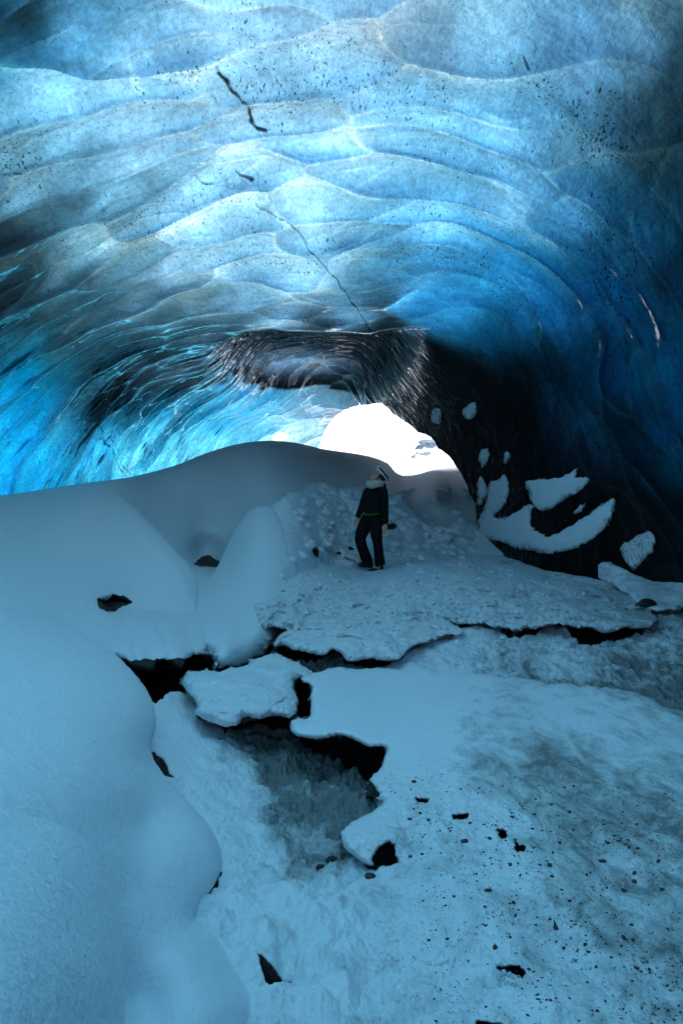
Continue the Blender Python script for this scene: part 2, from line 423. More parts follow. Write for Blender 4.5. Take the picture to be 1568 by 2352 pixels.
# ice transmission: the vault's bright and dark zones painted in, beside thickness and silt
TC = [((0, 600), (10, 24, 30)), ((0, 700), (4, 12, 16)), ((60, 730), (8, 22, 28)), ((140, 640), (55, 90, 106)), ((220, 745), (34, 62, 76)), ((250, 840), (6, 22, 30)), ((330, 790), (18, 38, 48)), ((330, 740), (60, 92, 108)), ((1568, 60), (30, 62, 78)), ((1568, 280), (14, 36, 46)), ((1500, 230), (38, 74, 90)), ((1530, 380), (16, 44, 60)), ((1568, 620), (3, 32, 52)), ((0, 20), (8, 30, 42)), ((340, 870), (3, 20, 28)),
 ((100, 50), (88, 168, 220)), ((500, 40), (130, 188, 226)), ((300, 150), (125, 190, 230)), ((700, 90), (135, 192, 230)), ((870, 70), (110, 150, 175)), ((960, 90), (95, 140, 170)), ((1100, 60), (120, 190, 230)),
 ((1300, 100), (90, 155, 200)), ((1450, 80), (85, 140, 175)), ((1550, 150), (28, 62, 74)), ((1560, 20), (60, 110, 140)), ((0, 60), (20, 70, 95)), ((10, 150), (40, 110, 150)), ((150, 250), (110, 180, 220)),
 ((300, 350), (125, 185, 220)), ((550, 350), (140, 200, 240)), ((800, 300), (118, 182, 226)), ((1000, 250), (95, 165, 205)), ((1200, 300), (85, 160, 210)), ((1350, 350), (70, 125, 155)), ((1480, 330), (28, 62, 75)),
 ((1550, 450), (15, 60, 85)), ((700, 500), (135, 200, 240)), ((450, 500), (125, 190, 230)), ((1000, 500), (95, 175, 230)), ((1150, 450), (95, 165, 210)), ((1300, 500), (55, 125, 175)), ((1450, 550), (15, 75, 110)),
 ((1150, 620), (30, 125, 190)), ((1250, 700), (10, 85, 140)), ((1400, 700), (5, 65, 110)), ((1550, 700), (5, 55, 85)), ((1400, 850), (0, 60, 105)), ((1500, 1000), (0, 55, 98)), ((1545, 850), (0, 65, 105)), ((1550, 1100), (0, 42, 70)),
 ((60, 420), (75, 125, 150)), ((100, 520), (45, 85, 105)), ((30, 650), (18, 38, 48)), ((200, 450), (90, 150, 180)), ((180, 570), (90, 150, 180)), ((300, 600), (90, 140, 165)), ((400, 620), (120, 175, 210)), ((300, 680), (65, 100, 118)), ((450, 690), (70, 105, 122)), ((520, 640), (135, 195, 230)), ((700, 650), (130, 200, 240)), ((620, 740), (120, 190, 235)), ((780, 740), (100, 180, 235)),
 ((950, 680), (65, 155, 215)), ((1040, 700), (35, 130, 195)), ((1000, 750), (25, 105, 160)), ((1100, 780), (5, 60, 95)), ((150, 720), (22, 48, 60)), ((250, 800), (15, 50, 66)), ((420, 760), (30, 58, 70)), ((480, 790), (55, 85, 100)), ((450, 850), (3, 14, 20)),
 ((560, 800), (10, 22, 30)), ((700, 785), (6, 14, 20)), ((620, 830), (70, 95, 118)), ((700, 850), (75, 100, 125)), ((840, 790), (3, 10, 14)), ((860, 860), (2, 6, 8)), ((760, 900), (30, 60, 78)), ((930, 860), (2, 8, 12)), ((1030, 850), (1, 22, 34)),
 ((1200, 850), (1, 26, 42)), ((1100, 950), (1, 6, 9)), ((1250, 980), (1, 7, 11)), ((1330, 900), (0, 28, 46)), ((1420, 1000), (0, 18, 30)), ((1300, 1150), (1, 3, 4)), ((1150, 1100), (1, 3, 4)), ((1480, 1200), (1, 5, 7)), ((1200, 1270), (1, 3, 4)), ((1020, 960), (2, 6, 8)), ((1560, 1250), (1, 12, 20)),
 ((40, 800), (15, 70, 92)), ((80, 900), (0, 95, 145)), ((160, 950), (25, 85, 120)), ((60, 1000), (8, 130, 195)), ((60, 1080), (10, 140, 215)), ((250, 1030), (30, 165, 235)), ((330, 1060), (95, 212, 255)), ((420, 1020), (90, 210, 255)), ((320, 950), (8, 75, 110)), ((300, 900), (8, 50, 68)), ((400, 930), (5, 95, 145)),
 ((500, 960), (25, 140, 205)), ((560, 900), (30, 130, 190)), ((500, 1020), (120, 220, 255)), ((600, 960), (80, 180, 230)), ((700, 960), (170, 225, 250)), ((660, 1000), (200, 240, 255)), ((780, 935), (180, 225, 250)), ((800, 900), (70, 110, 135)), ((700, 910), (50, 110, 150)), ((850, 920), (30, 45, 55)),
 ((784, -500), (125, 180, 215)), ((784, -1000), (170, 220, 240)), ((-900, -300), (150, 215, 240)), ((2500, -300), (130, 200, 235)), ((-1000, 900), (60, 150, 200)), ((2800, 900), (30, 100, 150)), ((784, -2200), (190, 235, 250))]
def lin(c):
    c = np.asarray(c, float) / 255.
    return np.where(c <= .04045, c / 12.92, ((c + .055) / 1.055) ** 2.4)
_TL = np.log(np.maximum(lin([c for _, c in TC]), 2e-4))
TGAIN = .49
DARK_BAND = [(330, 820), (430, 815), (480, 798), (560, 768), (620, 757), (700, 765), (780, 764), (850, 770), (900, 758), (950, 768), (1010, 775), (1060, 800), (1120, 830), (1230, 850), (1330, 900), (1400, 980), (1460, 1090), (1520, 1200), (1600, 1260), (1600, 1500), (1000, 1500), (1000, 1150), (985, 1050), (930, 975), (880, 935), (830, 905), (740, 890), (660, 905), (590, 892), (540, 868), (470, 885), (380, 900), (330, 915), (280, 950), (235, 985), (200, 1000), (165, 960), (190, 900), (250, 850)]  # recess behind the brow and right wall, painted dark in the transmission

def build_vault():
    # rays fan out from the far mouth of the cave, so that the mesh is finest in the tunnel
    c0 = np.array([890., 1050.])
    rimpts = np.array([(1130, 1330), (1096, 1230), (1092, 1199), (1092, 1155), (1079, 1133), (1067, 1105), (1045, 1070), (1033, 1052), (1005, 1030), (989, 1005), (958, 993), (927, 968), (902, 952), (874, 926),
                       (845, 930), (800, 938), (772, 955), (748, 985), (735, 1020), (712, 1060), (680, 1110), (650, 1200), (640, 1300)], float)
    dv = rimpts - c0
    th = np.unwrap(np.arctan2(-dv[:, 1], dv[:, 0]))
    rb = np.hypot(dv[:, 0], dv[:, 1])
    NT_, = (1500,)
    t = np.linspace(th[0] - .05, th[-1] + .15, NT_)
    rbt = np.interp(t, th, rb) + 3.0 * noise(np.stack([t * 14, 0 * t, 0 * t], -1)) + 2.0 * noise(np.stack([t * 40, 0 * t, 0 * t], -1))
    # angular radius rows from the rim out to behind the photographer
    a = [0.0]
    while a[-1] < math.radians(138):
        x = a[-1]
        st = .00105 if x < .62 else .00105 + (x - .62) * .09
        a.append(x + st)
    a = np.array(a); NR = len(a)
    # centre direction and frame
    cd = np.array([(c0[0] - CX) / F, 1, -(c0[1] - H0) / F]); cd /= np.linalg.norm(cd)
    ex = np.cross(cd, [0, 0, 1]); ex /= np.linalg.norm(ex); ez = np.cross(ex, cd)
    ang0 = np.arctan(rbt / F)
    ANG = ang0[None, :] + a[:, None] * (1 - ang0[None, :] / 3.2)
    TT = np.broadcast_to(t[None, :], ANG.shape)
    d = np.cos(ANG)[..., None] * cd + np.sin(ANG)[..., None] * (np.cos(TT)[..., None] * ex + np.sin(TT)[..., None] * ez)
    yy = np.maximum(d[..., 1], .18)
    u = CX + F * d[..., 0] / yy; v = H0 - F * d[..., 2] / yy
    co, rim, ck, (A, c1, c2, tone, w3, w4, lipw) = vault(u, v, d)
    # every hollow has a tone of its own, so look the ice up a little off its place
    uu = u + 64 * (c1 - .5) + 60 * w3 + 26 * (c2 - .5); vv = v + 60 * (c1 * 7 % 1 - .5) + 45 * w4 + 24 * (c2 * 5 % 1 - .5)
    vv = np.where((v > 690) & (u > 420) & (u < 1150), v + .25 * (vv - v), vv)
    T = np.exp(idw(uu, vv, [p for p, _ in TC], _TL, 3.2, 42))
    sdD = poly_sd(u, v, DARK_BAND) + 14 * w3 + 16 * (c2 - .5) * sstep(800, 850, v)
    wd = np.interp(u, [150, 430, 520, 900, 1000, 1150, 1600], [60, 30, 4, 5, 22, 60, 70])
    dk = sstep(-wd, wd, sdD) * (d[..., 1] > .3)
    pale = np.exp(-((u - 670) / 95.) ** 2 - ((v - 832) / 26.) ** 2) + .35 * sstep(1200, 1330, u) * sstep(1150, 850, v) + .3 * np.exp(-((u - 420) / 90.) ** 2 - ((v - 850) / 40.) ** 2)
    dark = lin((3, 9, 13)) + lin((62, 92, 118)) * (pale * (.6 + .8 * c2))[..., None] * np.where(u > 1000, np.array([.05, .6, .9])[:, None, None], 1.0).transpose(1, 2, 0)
    T = T * (1 - dk[..., None]) + dark * dk[..., None]  # blend in the painted darkness and its paler patches
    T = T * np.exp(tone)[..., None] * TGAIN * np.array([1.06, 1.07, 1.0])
    # scallop shading painted into the transmission: pale ridges, deeper hollows
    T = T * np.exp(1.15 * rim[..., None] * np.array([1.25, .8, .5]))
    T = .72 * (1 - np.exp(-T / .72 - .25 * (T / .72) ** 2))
    T = np.clip(T * (1 + 2.2 * sstep(.76, .64, d[..., 1]))[..., None], 0, .93)  # ice out of view lets extra light through, added to brighten the snow
    # edge thickness at the far mouth, lengthened backward unseen to shade the far snow
    back = []
    n0 = co[0] - (co[0] - np.array([0, 0, EYE])) * 0
    outw = np.stack([np.cos(t), 0 * t, np.sin(t)], -1)
    for k in range(6, 0, -1):
        s = k / 6.
        back.append(n0 + np.array([0, 1, 0]) * (5.5 * s) + outw * (.55 * s + 1.7 * s * s))
    co = np.concatenate([np.array(back), co], 0)
    ext = lambda x: np.concatenate([np.repeat(x[:1], 6, 0), x], 0)
    wet = idw(ext(u), ext(v), [(700, 200), (200, 700), (700, 850), (880, 850), (1250, 1000), (1400, 1200), (1150, 1150), (1400, 700), (1100, 850), (500, 900), (780, 940), (100, 950), (1000, 950), (600, 800), (1040, 830), (960, 800)], [[.9], [1.2], [.5], [.35], [.3], [.3], [.35], [.55], [.2], [1.2], [1.], [1.3], [.3], [.45], [.15], [.25]], soft=60)[..., 0]
    band = ext(dk)
    wet = wet * (1 - .45 * band) * (1 + 4.5 * ext(lipw))
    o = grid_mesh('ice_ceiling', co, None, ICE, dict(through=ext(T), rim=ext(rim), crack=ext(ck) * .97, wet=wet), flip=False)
    tag(o, kind='structure')
    return o
build_vault()

# ------------------------------------------------------------------ snow masses
def layer(name, outline, ctrl, step=3.0, edge=26, round_m=.25, skirt=8, skirt_m=.10, lump=None, reg=1e-7, rag=(0, 20), dirt=None, rock=None, rough=.2, grit=0.0, warp=None, smooth_n=3, lip_rock=0.0, mat=None):
    """a body of snow bounded by an outline; ctrl = (u, v, distance). Its edge rounds over and folds back under itself."""
    poly = smooth_poly(outline, smooth_n) if smooth_n > 1 else np.asarray(outline, float)
    lo = poly.min(0) - skirt * step - 4; hi = poly.max(0) + skirt * step + 4
    U, V = np.meshgrid(np.arange(lo[0], hi[0], step), np.arange(lo[1], hi[1], step))
    nz = lambda s, k: noise(np.stack([U / s, V / s, 0 * U + k], -1))
    sd = poly_sd(U, V, poly)
    if rag[0]:
        sd = sd + (rag[0](U, V) if callable(rag[0]) else rag[0]) * (nz(rag[1] * 2.2, 1.5) * 1.3 + .5 * nz(rag[1] * .7, 7.1) + .35 * nz(rag[1] * .3, 3.1) * np.clip(.5 + 2 * nz(60, 4.4), 0, 1.5))
    keep = sd > -skirt * step
    inv = TPS([(a, b) for a, b, _ in ctrl], [1. / c for *_, c in ctrl], reg=reg)
    Y = 1. / np.maximum(inv(U, V), 1 / 80.)
    gy, gx = np.gradient(sd, step); g2 = np.maximum(gx * gx + gy * gy, .25)
    out = np.clip(-sd, 0, None)
    Us = np.where(sd < 0, U + gx * out / g2, U); Vs = np.where(sd < 0, V + gy * out / g2, V)
    t = np.clip(sd / edge, 0, 1)
    gl = np.sqrt(g2); ox, oy = -gx / gl, -gy / gl
    rm = round_m(U, V, ox, oy) if callable(round_m) else round_m
    Y = Y + rm * (1 - np.sqrt(np.clip(1 - (1 - t) ** 2, 0, 1))) + out / step * skirt_m
    co = P3(Us, Vs, Y)
    if lump is not None:
        Y = Y - lump(U, V, co, t)
        co = P3(Us, Vs, Y)
    f = lambda x: (x(U, V, co) if callable(x) else np.full(U.shape, float(x if x is not None else 0)))
    R = f(rock) + (lip_rock(U, V) if callable(lip_rock) else lip_rock) * (sd < 0) * (oy > .25)
    return grid_mesh(name, co, keep, mat or SNOW, dict(dirt=f(dirt), rock=R, rough=f(rough), grit=f(grit)), flip=False)

def S(o): return tag(o, kind='structure')
def ctrl(*rows):
    """rows are (u, v, 'z', height) or (u, v, distance)"""
    return [(r[0], r[1], Yz(r[1], r[3])) if len(r) == 4 else r for r in rows]

def lumps(amp, size, bed=.5, aniso=.6):
    def f(U, V, co, t):
        x, y = co[..., 0], co[..., 1]
        f1, f2, c = voronoi(x / size + .4 * noise(co * 2), y / size * aniso + co[..., 2] / size + .4 * noise(co * 2 + 9), 12)
        return amp * ((1 - np.minimum(f1, 1)) * (.3 + c) + bed * fbm(co / size * .7, 3))
    return f
def soft(amp, size, oct=3):
    return lambda U, V, co, t: amp * fbm(co / size, oct)
def addf(*fs): return lambda *a: sum(g(*a) for g in fs)

# --- the floor of the cave: one sheet under everything
def floor_z(U, V):
    pts = [(-800, 1300, -.3), (0, 1300, -.3), (784, 1260, -.12), (1300, 1300, -.1), (2200, 1300, -.1), (500, 1420, -.25), (900, 1420, -.12), (1300, 1420, -.1), (1500, 1500, -.1), (1150, 1520, -.07), (900, 1530, -.1),
           (420, 1640, -.10), (560, 1690, -.24), (700, 1800, -.30), (790, 1870, -.28), (600, 1800, -.24), (430, 1750, -.10), (520, 1860, -.12), (560, 1950, -.10), (650, 2000, -.17), (750, 2050, -.10), (600, 2100, -.06), (700, 2250, -.02), (600, 2352, -.06),
           (-300, 2000, -.4), (-300, 2600, -.4), (500, 2700, -.05), (1000, 2600, -.15), (1800, 2600, -.15), (1800, 1900, -.25), (1200, 1800, -.25), (1568, 1580, -.10)]
    return TPS([(a, b) for a, b, _ in pts], [c for *_, c in pts], reg=1e-3)(U, V)

PITS = [  # dark openings down to bare rock between the snow shelves: outline, depth
 ([(285, 1515), (340, 1520), (420, 1495), (440, 1470), (520, 1500), (600, 1480), (640, 1430), (668, 1436), (640, 1485), (610, 1520), (520, 1545), (450, 1550), (424, 1570), (430, 1590), (400, 1582), (356, 1612), (330, 1575)], .55),
 ([(630, 1480), (700, 1485), (765, 1490), (752, 1508), (720, 1524), (680, 1515), (640, 1505)], .3),
 ([(782, 1495), (830, 1505), (905, 1515), (890, 1530), (815, 1530), (790, 1522)], .18),
 ([(1050, 1426), (1085, 1428), (1075, 1440), (1055, 1440)], .2),
 ([(1145, 1440), (1250, 1435), (1235, 1455), (1200, 1466), (1165, 1460)], .3),
 ([(1285, 1432), (1400, 1436), (1485, 1436), (1470, 1460), (1400, 1470), (1350, 1485), (1310, 1460)], .35),
 ([(675, 1560), (715, 1560), (712, 1640), (684, 1642), (672, 1600)], .35),
 ([(680, 1675), (760, 1680), (900, 1690), (900, 1735), (850, 1790), (830, 1775), (770, 1740), (700, 1715)], .38),
 ([(480, 1655), (560, 1655), (660, 1645), (670, 1668), (600, 1670), (520, 1680)], .1),
 ([(340, 1720), (375, 1735), (400, 1780), (370, 1785), (345, 1760)], .15),
 ([(590, 2255), (640, 2262), (672, 2272), (640, 2290), (610, 2300)], .12),
 ([(440, 2060), (510, 2010), (505, 2045), (470, 2080)], .12),
]
def build_floor():
    us = np.concatenate([np.arange(-1500, 180, 22), np.arange(180, 1580, 2.4), np.arange(1580, 3200, 22)])
    vs = np.concatenate([np.arange(1150, 1400, 6), np.arange(1400, 2370, 2.4), np.arange(2370, 5200, 40)])
    U, V = np.meshgrid(us, vs)
    z = floor_z(U, np.minimum(V, 2600))
    Y = (EYE - z) * F / (V - H0)
    co = P3(U, V, Y)
    rock = np.zeros(U.shape); dz = np.zeros(U.shape)
    nn = 9 * noise(np.stack([U / 22, V / 16, 0 * U], -1)) + 5 * noise(np.stack([U / 7, V / 6, 0 * U + 4], -1))
    for poly, dep in PITS:
        m = (U > min(p[0] for p in poly) - 60) & (U < max(p[0] for p in poly) + 60) & (V > min(p[1] for p in poly) - 60) & (V < max(p[1] for p in poly) + 60)
        sd = np.full(U.shape, -99.); sd[m] = poly_sd(U[m], V[m], poly) + nn[m]
        k = sstep(-6, 8, sd)
        rock = np.maximum(rock, k); dz = np.maximum(dz, dep * sstep(-3, 22, sd))
    # trodden trough in the middle of the foreground
    tr = idw(U, V, [(650, 1750), (600, 1700), (760, 1850), (700, 1950), (800, 1780), (450, 1700), (480, 1850), (560, 1950), (560, 2050), (650, 2150), (700, 2250), (620, 2320), (1200, 1570), (1450, 1570), (1550, 1590), (1000, 1510), (1500, 1480), (900, 1500), (1250, 1490), (650, 1860), (540, 1780)],
             [[.95], [.8], [.9], [.75], [1.], [.0], [0], [.05], [.25], [.35], [.25], [.3], [.85], [1.05], [1.1], [.35], [.7], [.2], [.45], [.8], [.15]], soft=25)[..., 0]
    tr = tr * (1 + .35 * sstep(1640, 1700, V) * sstep(2060, 1960, V))
    x, y = co[..., 0], co[..., 1]
    rr = .25 + .8 * tr
    lumpy = sstep(1950, 2100, V) * sstep(900, 780, U)
    d = .045 * rr * fbm(co * np.array([5, 3.5, 5]), 5, .62) * 2 + .05 * tr * np.abs(noise(co * np.array([9, 5, 9]))) + .10 * lumpy * (1 - np.minimum(voronoi(co[..., 0] / .16, co[..., 1] / .2, 3)[0], 1))
    z2 = z + d - dz
    Y = (EYE - z2) * F / (V - H0)
    xx = (U - CX) / F * ((EYE - z) * F / (V - H0)); yy = (EYE - z) * F / (V - H0)
    co = np.stack([xx, yy, z2], -1)
    o = grid_mesh('snow_ground', co, None, SNOW, dict(dirt=tr, rock=rock, rough=np.clip(rr, 0, 1), grit=tr * .6), flip=False)
    S(o)
build_floor()

# --- long drift that fills the left side and climbs to the crest before the far mouth
def bc_rock(U, V, co):
    sd = poly_sd(U, V, [(222, 1374), (245, 1380), (262, 1366), (290, 1370), (303, 1384), (282, 1392), (262, 1405), (240, 1403), (226, 1392)])
    k = sstep(-5, 4, sd + 5 * noise(np.stack([U / 9, V / 6, 0 * U], -1)))
    low = sstep(0, 1, (V - 1508 - 12 * noise(np.stack([U / 14, V / 200, 0 * U], -1))) / 12) * (U < 450)
    e = sstep(-3, 5, poly_sd(U, V, [(440, 1298), (462, 1278), (478, 1272), (508, 1290), (500, 1304), (460, 1304)]) + 5 * noise(np.stack([U / 10, V / 7, 0 * U + 3], -1)))
    return np.maximum(np.maximum(k, low), e * .75)
def bc_lump(U, V, co, t):
    k = sstep(-3, 16, poly_sd(U, V, [(222, 1376), (262, 1364), (303, 1384), (262, 1410), (236, 1404)]))
    ridge = 0
    a = .06 * fbm(co * .55, 3) - .75 * np.exp(-((U - 470) / 62.) ** 2 - ((V - 1285) / 42.) ** 2)
    # small pillows above the dark gap
    pil = sstep(1395, 1440, V) * sstep(245, 330, U) * (U < 470)
    f1, f2, c = voronoi(U / 52. + .5 * noise(np.stack([U / 60, V / 60, 0 * U], -1)), V / 70. + .3, 9)
    return a - .45 * k + pil * .16 * (1 - np.minimum(f1, 1) ** 2)
S(layer('snow_drift',
  [(-700, 1165), (-300, 1152), (0, 1138), (100, 1123), (200, 1109), (300, 1096), (400, 1070), (450, 1050), (500, 1032), (560, 1017), (620, 1012), (680, 1017), (740, 1031), (790, 1038), (849, 1048), (890, 1064), (903, 1080),
   (924, 1093), (961, 1089), (1005, 1073), (1039, 1059), (1110, 1040), (1200, 1040), (1200, 1270), (1000, 1290), (700, 1320), (560, 1420), (500, 1490), (445, 1500), (425, 1515), (412, 1538), (385, 1522), (340, 1545), (300, 1532), (270, 1510), (200, 1560), (-200, 1700), (-700, 1700)],
  [(-700, 1165, 9), (-300, 1152, 9.8), (0, 1138, 11), (150, 1117, 12.2), (300, 1096, 14), (400, 1070, 15.2), (500, 1032, 16.2), (620, 1012, 17.2), (740, 1031, 19), (849, 1048, 21), (890, 1064, 22), (924, 1093, 21.5), (1005, 1073, 23.5), (1039, 1059, 24.5), (1200, 1040, 25),
   (924, 1120, 19.5), (1040, 1110, 20.6), (1000, 1140, 17.8), (1090, 1150, 18.2), (900, 1150, 17.2), (1000, 1190, 17.2), (1090, 1200, 17),
   (780, 1080, 18.2), (850, 1090, 18.8), (700, 1060, 17.3), (620, 1060, 16.2), (700, 1110, 16.2), (540, 1080, 15.8), (450, 1100, 15.0), (400, 1120, 14.6), (560, 1140, 15.3), (470, 1160, 14.8), (500, 1220, 14.4), (430, 1230, 13.6), (470, 1270, 13.8), (560, 1230, 14.2), (620, 1180, 14.8),
   (0, 1200, 9.6), (0, 1280, 8.4), (0, 1370, 7.0), (-300, 1300, 7.5), (-300, 1500, 5.8), (-700, 1400, 6), (150, 1180, 10.6), (230, 1160, 11.3), (150, 1280, 9.2), (300, 1210, 12.3), (370, 1260, 12.2), (300, 1300, 10.2), (410, 1300, 11.6), (440, 1340, 10.6), (200, 1380, 8.0), (100, 1400, 7.2), (300, 1400, 8.7), (400, 1400, 9.0), (460, 1400, 9.2),
   (260, 1370, 8.7), (260, 1430, 7.6), (350, 1450, 7.5), (420, 1450, 7.9), (300, 1500, 6.7), (400, 1500, 6.85), (350, 1525, 6.75), (200, 1500, 6.5), (0, 1600, 5.5), (700, 1200, 14.8), (800, 1250, 14.8), (600, 1330, 12.4), (550, 1300, 12.8)],
  step=3.0, edge=14, round_m=.5, skirt=9, skirt_m=.28, lump=bc_lump, rock=bc_rock, rough=.26, smooth_n=2, rag=(lambda U, V: 11 * sstep(1455, 1495, V), 13)))

S(layer('snow_drift', [(-700, 1230), (0, 1185), (110, 1150), (190, 1124), (235, 1118), (268, 1132), (302, 1160), (342, 1200), (382, 1242), (416, 1280), (440, 1308), (456, 1340), (452, 1385), (430, 1430), (300, 1450), (0, 1450), (-700, 1450)],
  [(-700, 1230, 8), (0, 1190, 9.9), (0, 1280, 8.35), (110, 1155, 11.2), (235, 1122, 12.6), (268, 1135, 12.3), (342, 1200, 11.2), (416, 1280, 10.2), (456, 1340, 9.7), (445, 1400, 9.0), (430, 1430, 8.6), (150, 1280, 9.1), (300, 1300, 9.6), (150, 1190, 10.3), (240, 1190, 10.9), (200, 1380, 7.95), (300, 1400, 8.6), (0, 1370, 7.0), (0, 1450, 6.3), (-300, 1400, 6.4), (370, 1330, 9.45), (250, 1450, 7.7)],
  step=3.0, edge=36, round_m=lambda U, V, ox, oy: .5 * sstep(.2, .8, ox) * sstep(215, 300, U) * sstep(1400, 1350, V), skirt=8, skirt_m=.2, lump=lambda U, V, co, t: .02 * fbm(co * .9, 3) - .45 * sstep(-3, 16, poly_sd(U, V, [(222, 1376), (262, 1364), (303, 1384), (262, 1410), (236, 1404)])), rock=bc_rock, rough=.12, smooth_n=2, rag=(2, 12)))

# --- drift and wind-scoured bank beyond the crest, towards the light
S(layer('snow_bank', [(640, 1075), (700, 1052), (760, 1040), (800, 1034), (850, 1031), (885, 1036), (905, 1046), (925, 1060), (960, 1057), (1000, 1036), (1040, 1022), (1100, 1010), (1300, 1000), (1300, 1200), (700, 1200)],
  [(700, 1052, 28), (800, 1034, 30), (850, 1031, 31), (905, 1046, 29), (925, 1062, 27), (1000, 1036, 30), (1100, 1010, 31), (850, 1080, 25), (1000, 1080, 26), (900, 1150, 24), (1100, 1150, 24), (700, 1150, 24), (960, 1075, 26.3)],
  step=3, edge=10, round_m=1.2, skirt=6, skirt_m=.6, lump=soft(.8, 2.6), rough=.1, smooth_n=2))
S(layer('snow_wall', [(925, 1062), (930, 1045), (945, 1032), (950, 1012), (975, 1000), (1010, 990), (1060, 960), (1200, 900), (1400, 900), (1400, 1150), (1000, 1100), (960, 1075)],
  [(930, 1050, 31), (1000, 1000, 33), (1060, 1040, 30.5), (1200, 960, 31), (1200, 1080, 29), (980, 1035, 31)],
  step=3, edge=12, round_m=1.5, skirt=6, skirt_m=.8, lump=addf(lumps(1.1, 1.8), soft(.7, 1.6, 4)), rough=.5, smooth_n=2, rag=(5, 20)))

# --- cone-shaped hump in the middle
S(layer('snow_hump', [(604, 1163), (628, 1172), (646, 1205), (660, 1255), (665, 1310), (657, 1365), (648, 1410), (645, 1438), (628, 1470), (600, 1500), (560, 1522), (525, 1528), (498, 1535), (478, 1512), (462, 1492), (450, 1450), (452, 1400), (468, 1350), (495, 1310), (517, 1262), (536, 1222), (558, 1188), (582, 1168)],
  [(604, 1163, 12.9), (640, 1205, 12.3), (662, 1290, 11.0), (655, 1365, 9.85), (640, 1440, 8.8), (600, 1495, 7.9), (560, 1520, 7.5), (498, 1533, 7.15), (462, 1490, 7.6), (450, 1420, 8.8), (480, 1330, 11.0), (517, 1262, 12.2), (558, 1188, 12.9),
   (600, 1230, 11.7), (600, 1300, 10.5), (560, 1350, 9.8), (600, 1380, 9.2), (560, 1430, 8.35), (500, 1420, 8.5), (510, 1480, 7.4), (590, 1450, 8.0), (620, 1400, 8.9), (545, 1300, 11)],
  step=2.4, edge=34, round_m=lambda U, V, ox, oy: .40 * np.maximum(.35 * sstep(-.5, .5, ox), .12 + .88 * sstep(.3, .8, oy)), skirt=8, skirt_m=.08, rag=(lambda U, V: 2 + 8 * sstep(1460, 1500, V), 13), rough=.26, rock=lambda U, V, co: .0 * U,
  lump=lambda U, V, co, t: .04 * fbm(co * .9, 3) + .10 * sstep(1400, 1480, V) * (1 - np.minimum(voronoi(U / 62, V / 90, 5)[0], 1) ** 2), lip_rock=.0))

def gaps(U):
    return np.maximum.reduce([sstep(1130, 1150, U) * sstep(1262, 1245, U), sstep(1275, 1300, U) * sstep(1495, 1475, U), sstep(1040, 1055, U) * sstep(1092, 1080, U), sstep(720, 690, U)])

# --- trodden ground round the walker
S(layer('snow_path', [(560, 1330), (700, 1262), (900, 1250), (1080, 1238), (1110, 1252), (1200, 1285), (1250, 1306), (1330, 1312), (1450, 1320), (1700, 1360), (1700, 1420), (1560, 1395), (1500, 1398), (1508, 1425), (1482, 1440), (1420, 1446), (1380, 1449), (1330, 1443), (1282, 1436), (1240, 1444), (1190, 1449), (1150, 1446), (1110, 1430), (1075, 1434), (1050, 1432), (1020, 1426), (960, 1446), (880, 1452), (800, 1450), (700, 1452), (640, 1442), (600, 1430)],
  ctrl((560, 1330, 'z', .02), (700, 1270, 'z', .05), (850, 1310, 'z', -.03), (1100, 1255, 'z', .05), (1250, 1310, 'z', .0), (1700, 1370, 'z', .1), (1480, 1440, 'z', .0), (1300, 1436, 'z', .04), (1150, 1446, 'z', .02), (1000, 1440, 'z', .0), (700, 1450, 'z', 0), (600, 1430, 'z', .1), (700, 1360, 'z', .16), (900, 1370, 'z', .10), (1000, 1400, 'z', .06), (1200, 1380, 'z', .06), (680, 1300, 'z', .2)),
  step=2.6, edge=12, round_m=lambda U, V, ox, oy: .05 + .25 * gaps(U), skirt=8, skirt_m=.14, rag=(9, 16), lip_rock=lambda U, V: .5 * gaps(U),
  lump=lambda U, V, co, t: (.28 * fbm(co * np.array([2.0, 1.0, 2.4]), 6, .66) + .06 * (1 - np.minimum(voronoi(co[..., 0] / .16, co[..., 1] / .3, 31)[0], 1)) * sstep(-.2, .2, noise(co * 1.3 + 9)) + .12 * (1 - np.minimum(voronoi(co[..., 0] / .34, co[..., 1] / .55, 12)[0], 1)) * sstep(-.1, .2, noise(co * .9))) * (.25 + sstep(20, 60, np.hypot(U - 855, (V - 1312) * 1.6))) ,
  rough=1.2, dirt=lambda U, V, co: .32 + .5 * sstep(1200, 1560, U), grit=.25))

